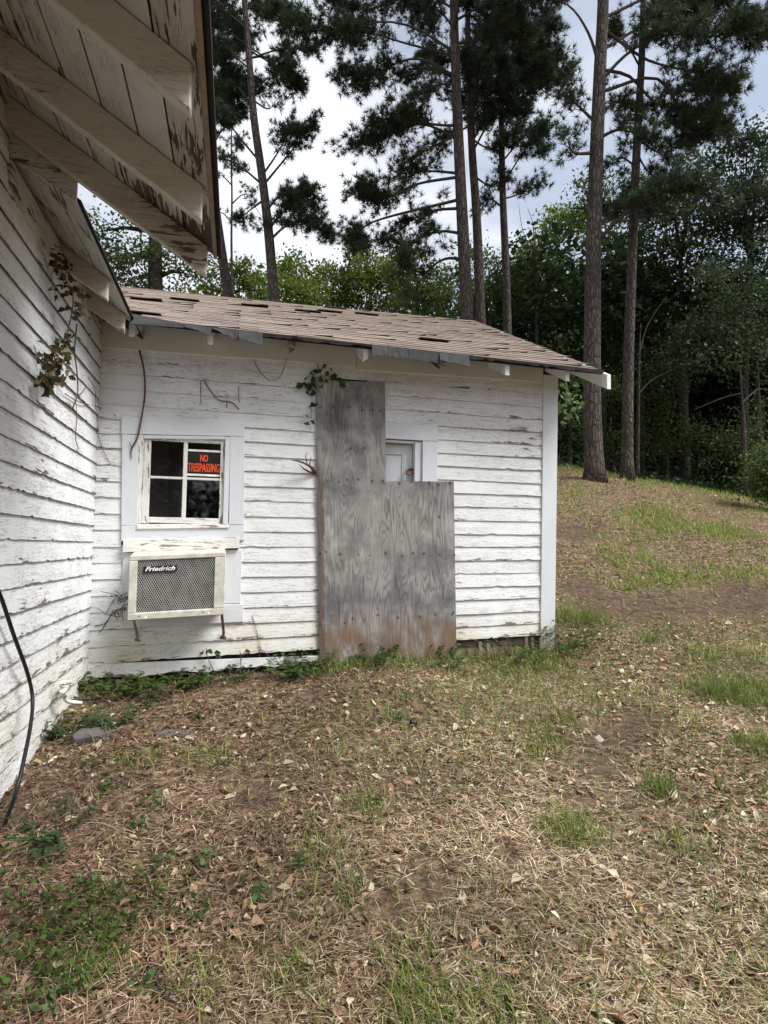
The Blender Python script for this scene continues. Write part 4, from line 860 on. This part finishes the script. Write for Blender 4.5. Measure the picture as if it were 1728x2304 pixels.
# how brown and mulchy (near the house) versus pale and strawy (open yard)
def mulch(x, y):
    t, l = tl(x, y); return sstep(.9, -.9, l + .35 * pnoise(x, y, 2.2, 4))
PAL = np.array([[.42, .31, .195], [.33, .22, .135], [.23, .14, .085], [.50, .40, .28], [.13, .08, .05], [.38, .22, .13], [.60, .52, .40]])
PALM = np.array([[.20, .12, .073], [.14, .085, .055], [.26, .165, .105], [.36, .26, .17], [.085, .055, .038], [.22, .15, .10], [.48, .39, .28]])
rng = np.random.default_rng(5)
x, y, t, l = scatter(105000, 1.15, 17, rng)
s_ = patchmask(x, y, soil); g_ = patchmask(x, y, green)
keep = rng.uniform(0, 1, len(x)) > np.clip(s_ * .92 + g_ * .45, 0, .96) ; keep &= rng.uniform(0, 1, len(x)) < .62 + .5 * pnoise(x, y, 3.0, 8)
x, y, t = x[keep], y[keep], t[keep]; n = len(x)
mu = mulch(x, y)[:, None]; far = sstep(5, 12, t)[:, None]
ci = rng.integers(0, len(PAL), n); cols = PAL[ci] * (1 - mu) + PALM[ci] * mu; cols = cols * (1 - far * .5) + far * .5 * np.array([.30, .19, .12]); cols *= rng.uniform(.65, 1.3, (n, 1))
# curled leaf scraps: two quads folded along the midrib
az = rng.uniform(0, 6.28, n); ln = rng.uniform(.0065, .0175, n) * (1 + .06 * t) * rng.choice([.7, 1, 1.7], n, p=[.38, .42, .20]); wd = ln * rng.uniform(.3, .6, n); fold = rng.uniform(-.1, .9, n); tilt = rng.normal(0, .35, n)
d0 = np.stack([np.cos(az) * np.cos(tilt), np.sin(az) * np.cos(tilt), np.sin(tilt)], 1); sd_ = np.stack([-np.sin(az), np.cos(az), rng.normal(0, .3, n)], 1)
c = np.stack([x, y, gz(x, y) + .006 + rng.uniform(0, .014, n)], 1); up = np.array([0, 0, 1.])
A_ = c - d0 * ln[:, None]; B_ = c + d0 * ln[:, None] + up * (ln * rng.uniform(-.2, .5, n))[:, None]; Mi = c + up * (ln * rng.uniform(0, .3, n))[:, None]
E1 = Mi + sd_ * wd[:, None] + up * (fold * wd)[:, None]; E2 = Mi - sd_ * wd[:, None] + up * (fold * wd)[:, None]
E1b = E1 - d0 * (ln * rng.uniform(.1, .6, n))[:, None]; E2b = E2 + d0 * (ln * rng.uniform(.1, .6, n))[:, None]
V = np.stack([A_, E1b, E1, B_, E2b, E2], 1).reshape(-1, 3); b0 = np.arange(n) * 6
F = np.concatenate([np.stack([b0, b0 + 3, b0 + 2, b0 + 1], 1), np.stack([b0, b0 + 5, b0 + 4, b0 + 3], 1)])
tag(obj('dead_leaves', V, F, M['litter'], None, col=np.repeat(cols, 6, 0)), 'brown and tan dead leaf scraps covering the yard', 'dead leaves', kind='stuff')
def blades(x, y, z, az, tilt, ln, wd, curl, cols, nseg, name, label, cat, mat):
    """thin tapering strips with nseg segments"""
    n = len(x); p = np.stack([x, y, z], 1); rows = []
    sdv = np.stack([-np.sin(az), np.cos(az), np.zeros(n)], 1)
    for i in range(nseg + 1):
        s = i / nseg; wv = wd * (1 - .85 * s ** 1.5) * .5
        rows += [p - sdv * wv[:, None], p + sdv * wv[:, None]]
        el = tilt + curl * s; d = np.stack([np.cos(az) * np.cos(el), np.sin(az) * np.cos(el), np.sin(el)], 1); p = p + d * (ln / nseg)[:, None]
        az = az + 0 if nseg < 3 else az
    V = np.stack(rows, 1).reshape(-1, 3); k = 2 * (nseg + 1); b0 = np.arange(n) * k
    F = np.concatenate([np.stack([b0 + 2 * i, b0 + 2 * i + 1, b0 + 2 * i + 3, b0 + 2 * i + 2], 1) for i in range(nseg)])
    return tag(obj(name, V, F, M[mat], None, col=np.repeat(cols, k, 0)), label, cat, kind='stuff')
# dry straw and pine needles lying about
x, y, t, l = scatter(255000, 1.15, 17, rng)
s_ = patchmask(x, y, soil); keep = rng.uniform(0, 1, len(x)) > s_ * .84; keep &= rng.uniform(0, 1, len(x)) < .85 + .4 * pnoise(x, y, 2.4, 21)
x, y, t = x[keep], y[keep], t[keep]; n = len(x); mu = mulch(x, y)[:, None]; far = sstep(5, 12, t)[:, None]
PS = np.array([[.54, .43, .28], [.42, .32, .19], [.30, .21, .12], [.62, .53, .39], [.18, .12, .07]]); PSM = np.array([[.32, .22, .14], [.22, .14, .09], [.15, .09, .06], [.46, .36, .25], [.10, .062, .042]])
ci = rng.integers(0, 5, n); cols = (PS[ci] * (1 - mu) + PSM[ci] * mu) * rng.uniform(.65, 1.4, (n, 1)) * np.clip(.88 + .34 * pnoise(x, y, 4.5, 51), .5, 1.25)[:, None]; cols = cols * (1 - far * .5) + far * .5 * np.array([.36, .24, .15])
blades(x, y, gz(x, y) + .008 + rng.uniform(0, .022, n), rng.uniform(0, 6.28, n), rng.uniform(-.1, .35, n), rng.uniform(.02, .085, n) * (1 + .06 * t), rng.uniform(.0011, .0031, n) * (1 + .22 * t), rng.uniform(-.6, .1, n), cols, 2, 'dry_straw', 'dry straw and fallen pine needles lying over the yard', 'straw', 'litter')
# dark broken twigs
x, y, t, l = scatter(2600, 1.2, 15, rng); n = len(x)
blades(x, y, gz(x, y) + .016, rng.uniform(0, 6.28, n), rng.uniform(-.05, .16, n), rng.uniform(.06, .26, n) * (1 + .03 * t), rng.uniform(.003, .007, n) * (1 + .10 * t), rng.uniform(-.3, .3, n), np.array([.075, .05, .035])[None] * rng.uniform(.5, 2.2, (n, 1)), 3, 'fallen_twigs', 'short dark twigs scattered over the litter', 'twigs', 'litter')
# standing grass
x, y, t, l = scatter(600000, 1.2, 18, rng)
g_ = patchmask(x, y, green, .35) * (.75 + .5 * pnoise(x, y, 7, 5)); edge = sstep(.55, .05, D - y) * ((x > .6) & (x < 3.0)) * .6
bg_ = .11 * (1 + pnoise(x, y, 1.8, 31)) * (1 - mulch(x, y) * .93); back = sstep(14.5, 16.5, t) * .6
s_ = patchmask(x, y, soil)
keep = rng.uniform(0, 1, len(x)) < np.maximum(np.maximum(g_ * .9, bg_), np.maximum(edge, back)) * (1 - .8 * s_); x, y, t = x[keep], y[keep], t[keep]; n = len(x)
gg = np.array([[.13, .20, .035], [.19, .24, .055], [.10, .165, .035], [.27, .27, .09], [.38, .31, .15]])[rng.choice(5, n, p=[.3, .27, .18, .15, .10])] * rng.uniform(.7, 1.25, (n, 1)) * (1 + .35 * sstep(5, 9, t))[:, None]
blades(x, y, gz(x, y) - .002, rng.uniform(0, 6.28, n), rng.uniform(.55, 1.45, n), rng.uniform(.035, .105, n) * (1 + .05 * t), rng.uniform(.0022, .0045, n) * (1 + .22 * t), rng.uniform(-1.3, -.1, n), gg, 3, 'grass', 'thin green grass growing in patches on the yard', 'grass', 'grass')

# ------------------------------------------------------------------ grass clumps and weeds one can single out
def clump(label, px, py, n, h, r, seed, cols=((.10, .16, .03), (.15, .20, .05), (.22, .22, .09)), name='grass_clump', cat='grass clump'):
    rng = np.random.default_rng(seed); n = int(n * .6); p = ground_at(px, py); a = rng.uniform(0, 6.28, n); q = np.minimum(np.abs(rng.normal(0, .6, n)), 1.25) * r
    x, y = p.x + q * np.cos(a), p.y + q * np.sin(a); az = a + rng.normal(0, .7, n); ln = h * rng.uniform(.5, 1.15, n)
    cc = np.array(cols)[rng.integers(0, len(cols), n)] * rng.uniform(.75, 1.2, (n, 1)); tilt = rng.uniform(.8, 1.5, n); z = gz(x, y) - .003
    o = blades(x, y, z, az, tilt, ln, np.full(n, .0038) * (1 + .05 * p.y), rng.uniform(-1.5, -.2, n), cc, 4, name, label, cat, 'grass')
    del o['kind']; o['group'] = 'green grass clumps in the yard'; return o
clump('bright green grass clump beside bare soil in the lower right yard', 1425, 1712, 130, .15, .10, 1)
clump('tall loose grass clump at the foot of the shed corner board', 1255, 1345, 420, .26, .26, 2)
clump('wide light green grass clump in the middle right of the yard', 1545, 1500, 520, .17, .24, 3)
clump('long bladed single grass clump standing in brown leaves near the middle foreground', 762, 1915, 34, .16, .05, 4, ((.16, .21, .10), (.22, .27, .15)))
clump('grass clump cut off by the right edge of the photo', 1648, 1625, 150, .17, .12, 5)
clump('small upright grass clump behind the bare soil patch with few blades', 1405, 1390, 150, .17, .11, 6)
clump('sparse grass clump left of the scattered twigs in the right foreground', 1235, 1815, 150, .12, .11, 7)
clump('dry yellow grass clump by the plywood foot right end', 1075, 1430, 110, .20, .20, 8, ((.30, .24, .12), (.36, .30, .17), (.16, .17, .06)))
clump('clump of broad green blades at the bottom edge in the middle of the photo', 905, 2195, 70, .10, .09, 9)

def weed(label, p, n, h, r, ls, seed, tint=(.060, .105, .035), cat='weed', group=None, name='weed_plant'):
    """stems that fan out from p, with pointed leaves"""
    rng = np.random.default_rng(seed); rd = random.Random(seed); root = thing(name, label, cat, tuple(p), group); S, V, F, CC = [], [], [], []
    for _ in range(n):
        a = rd.uniform(0, 6.28); b = Vector(p) + Vector((math.cos(a), math.sin(a), 0)) * r * rd.random() * .7; b.z = g1(b.x, b.y) - .01 if abs(p[2] - g1(p[0], p[1])) < .08 else p[2]
        e = b + Vector((math.cos(a) * r * rd.uniform(.2, .9), math.sin(a) * r * rd.uniform(.2, .9), h * rd.uniform(.4, 1.1))); e.y = min(e.y, D - .05) if e.x > CX else e.y; e.x = max(e.x, CX + .04)
        q = curve([b, b.lerp(e, .5) + Vector((0, 0, h * .12)), e], 5); S.append(tube(q, [.0022, .002, .002, .0018, .0015, .001], 3))
        for i in range(1, 6):
            for sgn in (-1, 1):
                L_ = ls * rd.uniform(.6, 1.2); da = a + sgn * rd.uniform(.5, 1.5); d = Vector((math.cos(da), math.sin(da), rd.uniform(-.15, .45))).normalized(); s = d.cross(Vector((rd.gauss(0, .3), rd.gauss(0, .3), 1))).normalized()
                u = s.cross(d).normalized(); o = len(V); c = q[i]
                V += [c, c + d * L_ * .4 + s * L_ * .27 + u * L_ * .06, c + d * L_ - Vector((0, 0, L_ * .15)), c + d * L_ * .4 - s * L_ * .27 + u * L_ * .06, c + d * L_ * .45]
                F += [(o, o + 1, o + 4), (o + 1, o + 2, o + 4), (o + 2, o + 3, o + 4), (o + 3, o, o + 4)]; k = rd.uniform(.6, 1.4); CC += [tuple(t * k for t in tint)] * 5
    v, f = join(S); obj('stem', v, f, M['twig'], root); obj('foliage', V, F, M['leaf'], root, col=np.array(CC)); return root
WG = 'weeds along the foot of the walls'
def wall_p(x, dy): return (x, D - dy, g1(x, D - dy))
weed('leafy weeds in the inside corner between house and shed', wall_p(-.86, .30), 44, .13, .26, .06, 1, (.056, .094, .024), group=WG)
weed('dark broad leaved weeds under the left bracket of the air conditioner', wall_p(-.45, .30), 40, .12, .28, .055, 2, (.054, .09, .024), group=WG)
weed('small weeds below the middle of the loose skirt board', wall_p(-.02, .22), 22, .12, .2, .05, 3, (.05, .085, .03), group=WG)
weed('leafy weed patch left of the plywood foot', wall_p(.52, .2), 48, .2, .26, .055, 4, (.065, .115, .032), group=WG)
weed('weeds against the middle of the plywood foot', wall_p(1.22, .13), 20, .15, .22, .05, 5, (.07, .12, .035), group=WG)
weed('weeds by the right corner of the plywood foot', wall_p(1.78, .16), 16, .15, .2, .045, 6, (.075, .12, .035), group=WG)
weed('weeds below the dark gap left of the corner board', wall_p(2.45, .17), 24, .18, .25, .045, 7, (.07, .115, .035), group=WG)
weed('leafy weeds around the foot of the corner board', (3.05, D - .05, g1(3.05, D - .05)), 40, .26, .30, .05, 8, (.065, .11, .03), group=WG)
p = ground_at(150, 1590); weed('dark weeds beside the grey stone near the house wall', tuple(p), 14, .12, .16, .05, 9, (.045, .08, .03), group=WG)
p = ground_at(245, 1570); weed('low green weeds right behind the grey stone', tuple(p), 14, .10, .16, .055, 10, (.05, .10, .035), group=WG)
p = ground_at(130, 1800); weed('small broad leaved weeds right of the cable end', tuple(p), 16, .10, .18, .04, 11, (.04, .08, .03), group=WG)
# the dark mat of brambles in the near left corner
rng = np.random.default_rng(9); pc = [ground_at(a, b) for a, b in ((60, 2010), (140, 1990), (220, 2030), (100, 2090), (180, 2090), (40, 1900), (250, 1960), (60, 2160), (330, 1990))]
cs, cl = [], []
for p in pc:
    n = 120; a = rng.uniform(0, 6.28, n); q = rng.uniform(0, 1, n) ** .6 * .17; x, y = p.x + q * np.cos(a), p.y + q * np.sin(a)
    cs.append(np.stack([x, y, gz(x, y) + .015 + rng.uniform(0, .09, n)], 1)); cl.append(np.array([.052, .080, .018])[None] * rng.uniform(.4, 1.6, (n, 1)))
V, F, CC = leaves(np.concatenate(cs), .027, np.concatenate(cl), rng, flat=1.2, aspect=.6)
tag(obj('brambles', V, F, M['leaf'], None, col=CC), 'dark green mat of small brambles in the near left corner', 'brambles', kind='stuff')
# scattered small weeds on the leaf litter
cs, cl = [], []
for a, b in ((230, 1710), (300, 1800), (350, 1880), (200, 1660), (440, 1870), (320, 1750), (640, 1880), (560, 1950), (110, 1870), (190, 1930), (430, 1990), (160, 2150), (300, 2150), (90, 2200), (480, 1660), (860, 1560), (430, 1560), (330, 1530)):
    p = ground_at(a, b); n = 26; an = rng.uniform(0, 6.28, n); q = np.sqrt(rng.uniform(0, 1, n)) * .05; x, y = p.x + q * np.cos(an), p.y + q * np.sin(an)
    cs.append(np.stack([x, y, gz(x, y) + .012 + rng.uniform(0, .05, n)], 1)); cl.append(np.array([.06, .11, .035])[None] * rng.uniform(.6, 1.4, (n, 1)))
V, F, CC = leaves(np.concatenate(cs), .030, np.concatenate(cl), rng, flat=1.0)
tag(obj('seedlings', V, F, M['leaf'], None, col=CC), 'tiny green seedlings dotted over the dead leaves', 'seedlings', kind='stuff')

# ------------------------------------------------------------------ vines, stems and twigs on the walls
def W(px, py, off=.02):         # a point just off the shed wall
    d = at(px, py, 1) - EYE; k = (D - off - EYE.y) / d.y; return EYE + d * k
def H(px, py, off=.03):         # a point just off the house wall
    d = at(px, py, 1) - EYE; k = (CX + off - EYE.x) / d.x; return EYE + d * k
def single(name, label, cat, parts, mat, group=None):
    v, f = join(parts); return tag(obj(name, v, f, M[mat], None, smooth=True), label, cat, group)
single('stem', 'reddish brown bent stem hanging down over the window casing', 'vine stem', [tube(curve([W(301, 757, .035), W(311, 800, .05), W(313, 850, .05), W(306, 900, .05), W(297, 945, .05), W(284, 970, .045), W(284, 992, .04)], 24), [.0075] * 20 + [.006, .005, .004, .003, .002], 6), tube([W(285, 972, .045), W(280, 955, .045)], .003, 4)], 'redstem')
single('twig', 'thin dark vine twig lying across the boards above the window', 'twig', [tube(curve([W(440, 820), W(455, 845), W(475, 865), W(498, 868), W(516, 884)], 14), .0045, 5), tube([W(433, 822), W(434, 873)], .003, 4), tube([W(515, 836), W(517, 870)], .0028, 4), tube([W(490, 866), W(490, 880)], .004, 4)], 'twig')
single('wire', 'thin looped wire hanging from the broken rafter end under the eave', 'wire', [tube(curve([W(620, 775, .2), W(612, 800, .1), W(600, 818, .05), W(580, 820, .03), W(560, 800), W(547, 775)], 16), .0028, 4)], 'twig')
single('branch_stub', 'splintered broken branch stub sticking out left of the plywood', 'branch', [tube(curve([W(682, 1020, .02), W(668, 1006, .09), W(645, 996, .14), W(630, 994, .16)], 8), [.022, .018, .013, .011, .009, .008, .007, .005, .003], 6), tube(curve([W(680, 1024, .02), W(660, 1015, .07), W(645, 1003, .10)], 6), [.012, .01, .009, .008, .006, .004, .002], 5), tube([W(664, 1004, .09), W(660, 985, .1), W(664, 978, .1)], [.006, .005, .003], 4), tube([W(668, 1008, .08), W(672, 988, .08)], [.006, .003], 4)], 'twig')
single('twig', 'thin bare stems trailing on the boards right of the air conditioner', 'twig', [tube(curve([W(545, 1330), W(556, 1370), W(562, 1395), W(560, 1420)], 8), .0025, 4), tube(curve([W(556, 1395), W(575, 1412), W(588, 1424)], 6), .002, 4)], 'twig')
rd = random.Random(4)
pp = []
for _ in range(26):
    a = W(rd.uniform(240, 275), rd.uniform(1282, 1325), rd.uniform(.02, .07)); pp.append(tube(curve([a, a + Vector((rd.gauss(0, .03), -.02, rd.gauss(0, .03))), a + Vector((rd.gauss(-.03, .04), 0, rd.gauss(-.02, .04)))], 4), .0028, 3))
pp.append(tube(curve([W(270, 1315), W(245, 1320), W(230, 1345), W(205, 1352)], 8), .0035, 4)); pp.append(tube(curve([W(232, 1340), W(222, 1358), W(214, 1366)], 5), .0035, 4))
single('dead_vine', 'tangle of dead dark vine left of the air conditioner', 'dead vine', pp, 'twig')
pp = [tube(curve([H(190, 815), H(204, 840), H(207, 880), H(212, 930)], 8), .003, 4), tube(curve([H(140, 850), H(170, 868), W(215, 880), W(250, 898)], 8), .0035, 4), tube(curve([H(186, 835), H(175, 850), H(165, 852)], 5), .003, 4), tube(curve([H(166, 700), H(161, 760), H(166, 800), H(168, 850), H(158, 880)], 10), .0045, 4), tube(curve([H(164, 868), H(166, 905), H(163, 945), H(170, 970)], 8), .003, 4), tube(curve([W(212, 940), W(228, 985), W(240, 1000)], 5), .0022, 4)]
single('dead_vine', 'bare vine stems climbing in the inside corner under the eave', 'dead vine', pp, 'twig')
# hanging vine with dry leaves on the house wall
hv = thing('hanging_vine', 'withered vine with curled brown leaves hanging from the house eave', 'vine', tuple(H(130, 560, .1)))
vp = curve([H(112, 545, .06), H(140, 600, .10), H(158, 640, .13), H(150, 700, .11), H(130, 760, .09), H(108, 800, .08), H(98, 850, .07)], 30)
v, f = join([tube(vp, .0035, 5), tube(curve([H(118, 560, .06), H(112, 610, .08), H(128, 650, .08)], 6), .0025, 4)]); obj('stem', v, f, M['twig'], hv)
V, F, CC = [], [], []
def dryleaf(c, L_, col):
    a = rd.uniform(0, 6.28); d = Vector((math.cos(a), math.sin(a), rd.uniform(-1.4, .2))).normalized(); s = d.cross(Vector((rd.gauss(0, 1), rd.gauss(0, 1), .6))).normalized(); u = s.cross(d); o = len(V); cu = rd.uniform(.1, .5)
    V.extend([c, c + d * L_ * .35 + s * L_ * .36 + u * L_ * cu, c + d * L_ * .7 + s * L_ * .22 + u * L_ * cu * .6, c + d * L_ + u * L_ * .2, c + d * L_ * .7 - s * L_ * .22 + u * L_ * cu * .6, c + d * L_ * .35 - s * L_ * .36 + u * L_ * cu, c + d * L_ * .5])
    F.extend([(o + i, o + i + 1, o + 6) for i in range(5)] + [(o + 5, o, o + 6)]); CC.extend([col] * 7)
for i, c in enumerate(vp):
    k = 5 if i > 20 else (3 if i < 14 else 2)
    for _ in range(k):
        q = rd.uniform(.55, 1.3); b = rd.choice([(.075, .065, .028), (.10, .072, .040), (.05, .05, .024), (.20, .16, .09)])
        dryleaf(c + Vector((rd.gauss(.01, .018), rd.gauss(0, .03), rd.gauss(0, .02))), rd.uniform(.035, .070), tuple(t * q for t in b))
for _ in range(26): dryleaf(H(rd.uniform(108, 155), rd.uniform(545, 640), rd.uniform(.06, .1)), rd.uniform(.025, .05), rd.choice([(.045, .035, .025), (.03, .025, .02)]))
for _ in range(60): dryleaf(H(rd.uniform(85, 150), rd.uniform(735, 830), rd.uniform(.05, .11)), rd.uniform(.035, .065), rd.choice([(.07, .06, .028), (.09, .068, .036), (.05, .05, .024), (.22, .18, .11)]))
obj('foliage', V, F, M['leaf'], hv, col=np.array(CC))
# green creeper at the top corner of the plywood
cr_ = thing('creeper', 'fresh green creeper with lobed leaves at the top left corner of the plywood', 'creeper', tuple(W(690, 815, .05)))
v, f = join([tube(curve([W(660, 850, .03), W(680, 820, .04), W(700, 812, .05), W(738, 818, .05)], 8), .003, 4), tube(curve([W(694, 812, .04), W(690, 800, .03), W(684, 785, .02)], 5), .003, 4), tube([W(676, 826, .03), W(672, 905, .03)], .0025, 4)]); obj('stem', v, f, M['twig'], cr_)
V, F, CC = [], [], []
for a, b, k in ((690, 800, 5), (672, 815, 6), (662, 832, 6), (668, 845, 4), (680, 830, 4), (715, 812, 4), (735, 816, 5), (672, 880, 2), (670, 905, 3), (700, 806, 3)):
    for _ in range(k): q = rd.uniform(.7, 1.5); dryleaf(W(a + rd.gauss(0, 6), b + rd.gauss(0, 6), rd.uniform(.03, .08)), rd.uniform(.05, .085), (.055 * q, .095 * q, .022 * q))
obj('foliage', V, F, M['leaf'], cr_, col=np.array(CC))
sp = thing('sprout', 'thin green sprout growing up in front of the loose skirt board', 'sprout', tuple(W(455, 1455, .08)))
v, f = join([tube(curve([W(468, 1460, .08), W(455, 1435, .07), W(447, 1415, .06), W(446, 1400, .06)], 8), .003, 4), tube(curve([W(518, 1458, .07), W(520, 1420, .05), W(518, 1405, .05)], 5), .0028, 4), tube(curve([W(519, 1430, .05), W(530, 1405, .05)], 4), .002, 4)]); obj('stem', v, f, M['twig'], sp)
V, F, CC = [], [], []
for a, b in ((440, 1407), (447, 1404), (454, 1403), (462, 1410), (468, 1416), (475, 1412), (529, 1408)): dryleaf(W(a, b, .06), .06, (.06, .11, .03))
obj('foliage', V, F, M['leaf'], sp, col=np.array(CC))
fl = thing('leafy_spray', 'small hanging leafy spray beside the thick pine trunk', 'twig', tuple(at(1240, 850, 9)))
v, f = tube(curve([at(1215, 800, 9.2), at(1228, 850, 9), at(1240, 885, 9), at(1250, 910, 8.9)], 8), .006, 4); obj('stem', v, f, M['twig'], fl)
V, F, CC = [], [], []
for _ in range(34): dryleaf(at(rd.uniform(1208, 1262), rd.gauss(868, 18), rd.uniform(8.7, 9.3)), rd.uniform(.08, .14), (.11, .17, .06))
obj('foliage', V, F, M['leaf'], fl, col=np.array(CC))

# ------------------------------------------------------------------ pipe, cable and odds and ends on the ground
pv = thing('drain_pipe', 'short white plastic pipe with two elbows sticking out of the house wall', 'pipe', tuple(H(130, 1500, .05)))
a = H(128, 1476, .0); b = H(136, 1476, .085); c = H(139, 1505, .085)
v, f = tube(curve([a, a + Vector((.06, 0, .004)), b, b + Vector((0, .003, -.03)), c], 12), .015, 10); obj('elbow', v, f, M['pvc'], pv, smooth=True)
v, f = tube([b + Vector((0, 0, -.035)), b + Vector((0, 0, -.062))], .020, 10); obj('collar', v, f, M['pvc'], pv, smooth=True)
d = c + Vector((.07, .13, -.075)); v, f = tube(curve([c + Vector((0, 0, .005)), c + Vector((.01, .03, -.035)), d], 10), .012, 8); obj('tube', v, f, M['pvc'], pv, smooth=True)
gx = ground_at(6, 1796)
v, f = tube(curve([H(-40, 1200, .05), H(0, 1285, .05), H(29, 1370, .06), H(58, 1450, .07), H(70, 1505, .09), H(67, 1560, .12), H(54, 1630, .15), H(36, 1705, .16), Vector((gx.x, gx.y, gx.z + .01))], 50), .0095, 8)
tag(obj('cable', v, f, M['black'], None, smooth=True), 'thick black cable hanging loose down the house wall to the ground', 'cable')
def lay(name, label, cat, pts, r0, r1, mat, n=7, lift=.5):
    q = []
    for px, py in pts: p = ground_at(px, py); q.append(Vector((p.x, p.y, p.z + r0 * lift + .012)))
    q = curve(q, 12); v, f = tube(q, [r0 + (r1 - r0) * i / 12 for i in range(13)], n); return tag(obj(name, v, f, M[mat], None, smooth=True), label, cat)
M['bark_stick'] = mk_bark('stick_bark', (.15, .115, .085), (.24, .19, .145), 4.0); M['palewood'] = plain('pale_split_wood', (.42, .31, .19), .85); M['drystem'] = plain('dry_pale_stem', (.38, .29, .20), .85)
lay('stick', 'knobbly bark covered stick lying by the bottom left edge', 'stick', [(318, 2075), (335, 2115), (355, 2150), (388, 2200)], .015, .018, 'bark_stick')
p0, p1 = ground_at(262, 2140), ground_at(322, 2178); dv = (p1 - p0).normalized(); sv = dv.cross(Vector((0, 0, 1))).normalized()
hexa('wood_chip', [p0 + sv * .006 + Vector((0, 0, .010)), p0 - sv * .006 + Vector((0, 0, .016)), p0 - sv * .005 + Vector((0, 0, .026)), p0 + sv * .005 + Vector((0, 0, .024)), p1 + sv * .010 + Vector((0, 0, .012)), p1 - sv * .010 + Vector((0, 0, .018)), p1 - sv * .009 + Vector((0, 0, .030)), p1 + sv * .009 + Vector((0, 0, .026))], M['palewood'], None, .002)
tag(bpy.data.objects['wood_chip'], 'pale freshly split wood chip beside the bark covered stick', 'wood chip')
lay('dry_stem', 'bent pale dry stem with a hooked top in the right foreground', 'stem', [(1285, 2180), (1275, 2110), (1278, 2055), (1300, 2035), (1345, 2050)], .006, .003, 'drystem')
lay('dry_stem', 'forked pale stem left of the bent hooked stem', 'stem', [(1030, 2095), (1060, 2075), (1080, 2050), (1105, 2030), (1120, 2042)], .005, .003, 'drystem')
lay('stick', 'dark crooked stick in the right foreground among tan leaves', 'stick', [(1295, 1975), (1310, 2000), (1305, 2030), (1345, 2050), (1370, 2060)], .009, .006, 'twig')
lay('dry_stem', 'pale dry stem bent like a hairpin on the dark mulch', 'stem', [(520, 1835), (440, 1842), (385, 1850), (377, 1860), (395, 1868)], .004, .003, 'drystem')
lay('dry_stem', 'long thin pale stem crossing the yard right of centre', 'stem', [(1270, 1705), (1330, 1715), (1400, 1712), (1510, 1720)], .004, .003, 'drystem')
lay('stick', 'thin brown stick by the bare soil patch', 'stick', [(1075, 1970), (1100, 1945), (1110, 1925)], .005, .003, 'twig')
lay('stick', 'stick lying on the straw at the right edge', 'stick', [(1500, 1905), (1560, 1900), (1650, 1895)], .006, .004, 'twig')
lay('dry_stem', 'pale straight stem on the mulch left of the middle', 'stem', [(475, 1905), (500, 1895), (525, 1890)], .005, .004, 'drystem')
lay('paper_scrap', 'small white crumpled scrap lying by the house wall', 'scrap', [(92, 1657), (105, 1652), (116, 1645), (121, 1641)], .006, .009, 'white', 5)
bx = ground_at(893, 1572); box('plastic_cap', bx.x - .022, bx.x + .022, bx.y - .02, bx.y + .02, bx.z + .0, bx.z + .05, M['black'], None, .008)
tag(bpy.data.objects['plastic_cap'], 'small black plastic cap standing in the litter in front of the plywood', 'cap')
def rock(name, label, px, py, sx, sy, sz, mat, rot, seed):
    p = ground_at(px, py); bm = bmesh.new(); bmesh.ops.create_icosphere(bm, subdivisions=2, radius=1); r = random.Random(seed)
    for v in bm.verts:
        k = 1 + r.uniform(-.10, .10); v.co = Vector((max(-.8, min(.8, v.co.x)) * sx, max(-.75, min(.75, v.co.y)) * sy, max(-.6, min(.6, v.co.z)) * sz)) * k
    bmesh.ops.rotate(bm, verts=bm.verts, matrix=Matrix.Rotation(rot, 3, 'Z') @ Matrix.Rotation(.25, 3, 'X')); bmesh.ops.translate(bm, verts=bm.verts, vec=p + Vector((0, 0, sz * .25)))
    me = bpy.data.meshes.new(name); bm.to_mesh(me); bm.free(); me.materials.append(M[mat]); o = bpy.data.objects.new(name, me); COL.objects.link(o); return tag(o, label, 'stone')
rock('stone', 'flat grey stone half sunk in weeds near the house wall', 195, 1600, .13, .07, .07, 'stone', .5, 3)
rock('stone', 'dull flat stone in the mulch in front of the air conditioner', 372, 1590, .12, .05, .03, 'stone', .0, 5)
p = ground_at(770, 1488); hexa('board_scrap', [p + Vector((-.14, -.02, -.01)), p + Vector((-.14, .06, .0)), p + Vector((-.14, .06, .025)), p + Vector((-.14, -.02, .02)), p + Vector((.13, .0, -.005)), p + Vector((.13, .07, .005)), p + Vector((.13, .07, .030)), p + Vector((.13, .0, .025))], M['twig'], None)
tag(bpy.data.objects['board_scrap'], 'weathered board scrap lying at the foot of the plywood', 'board')
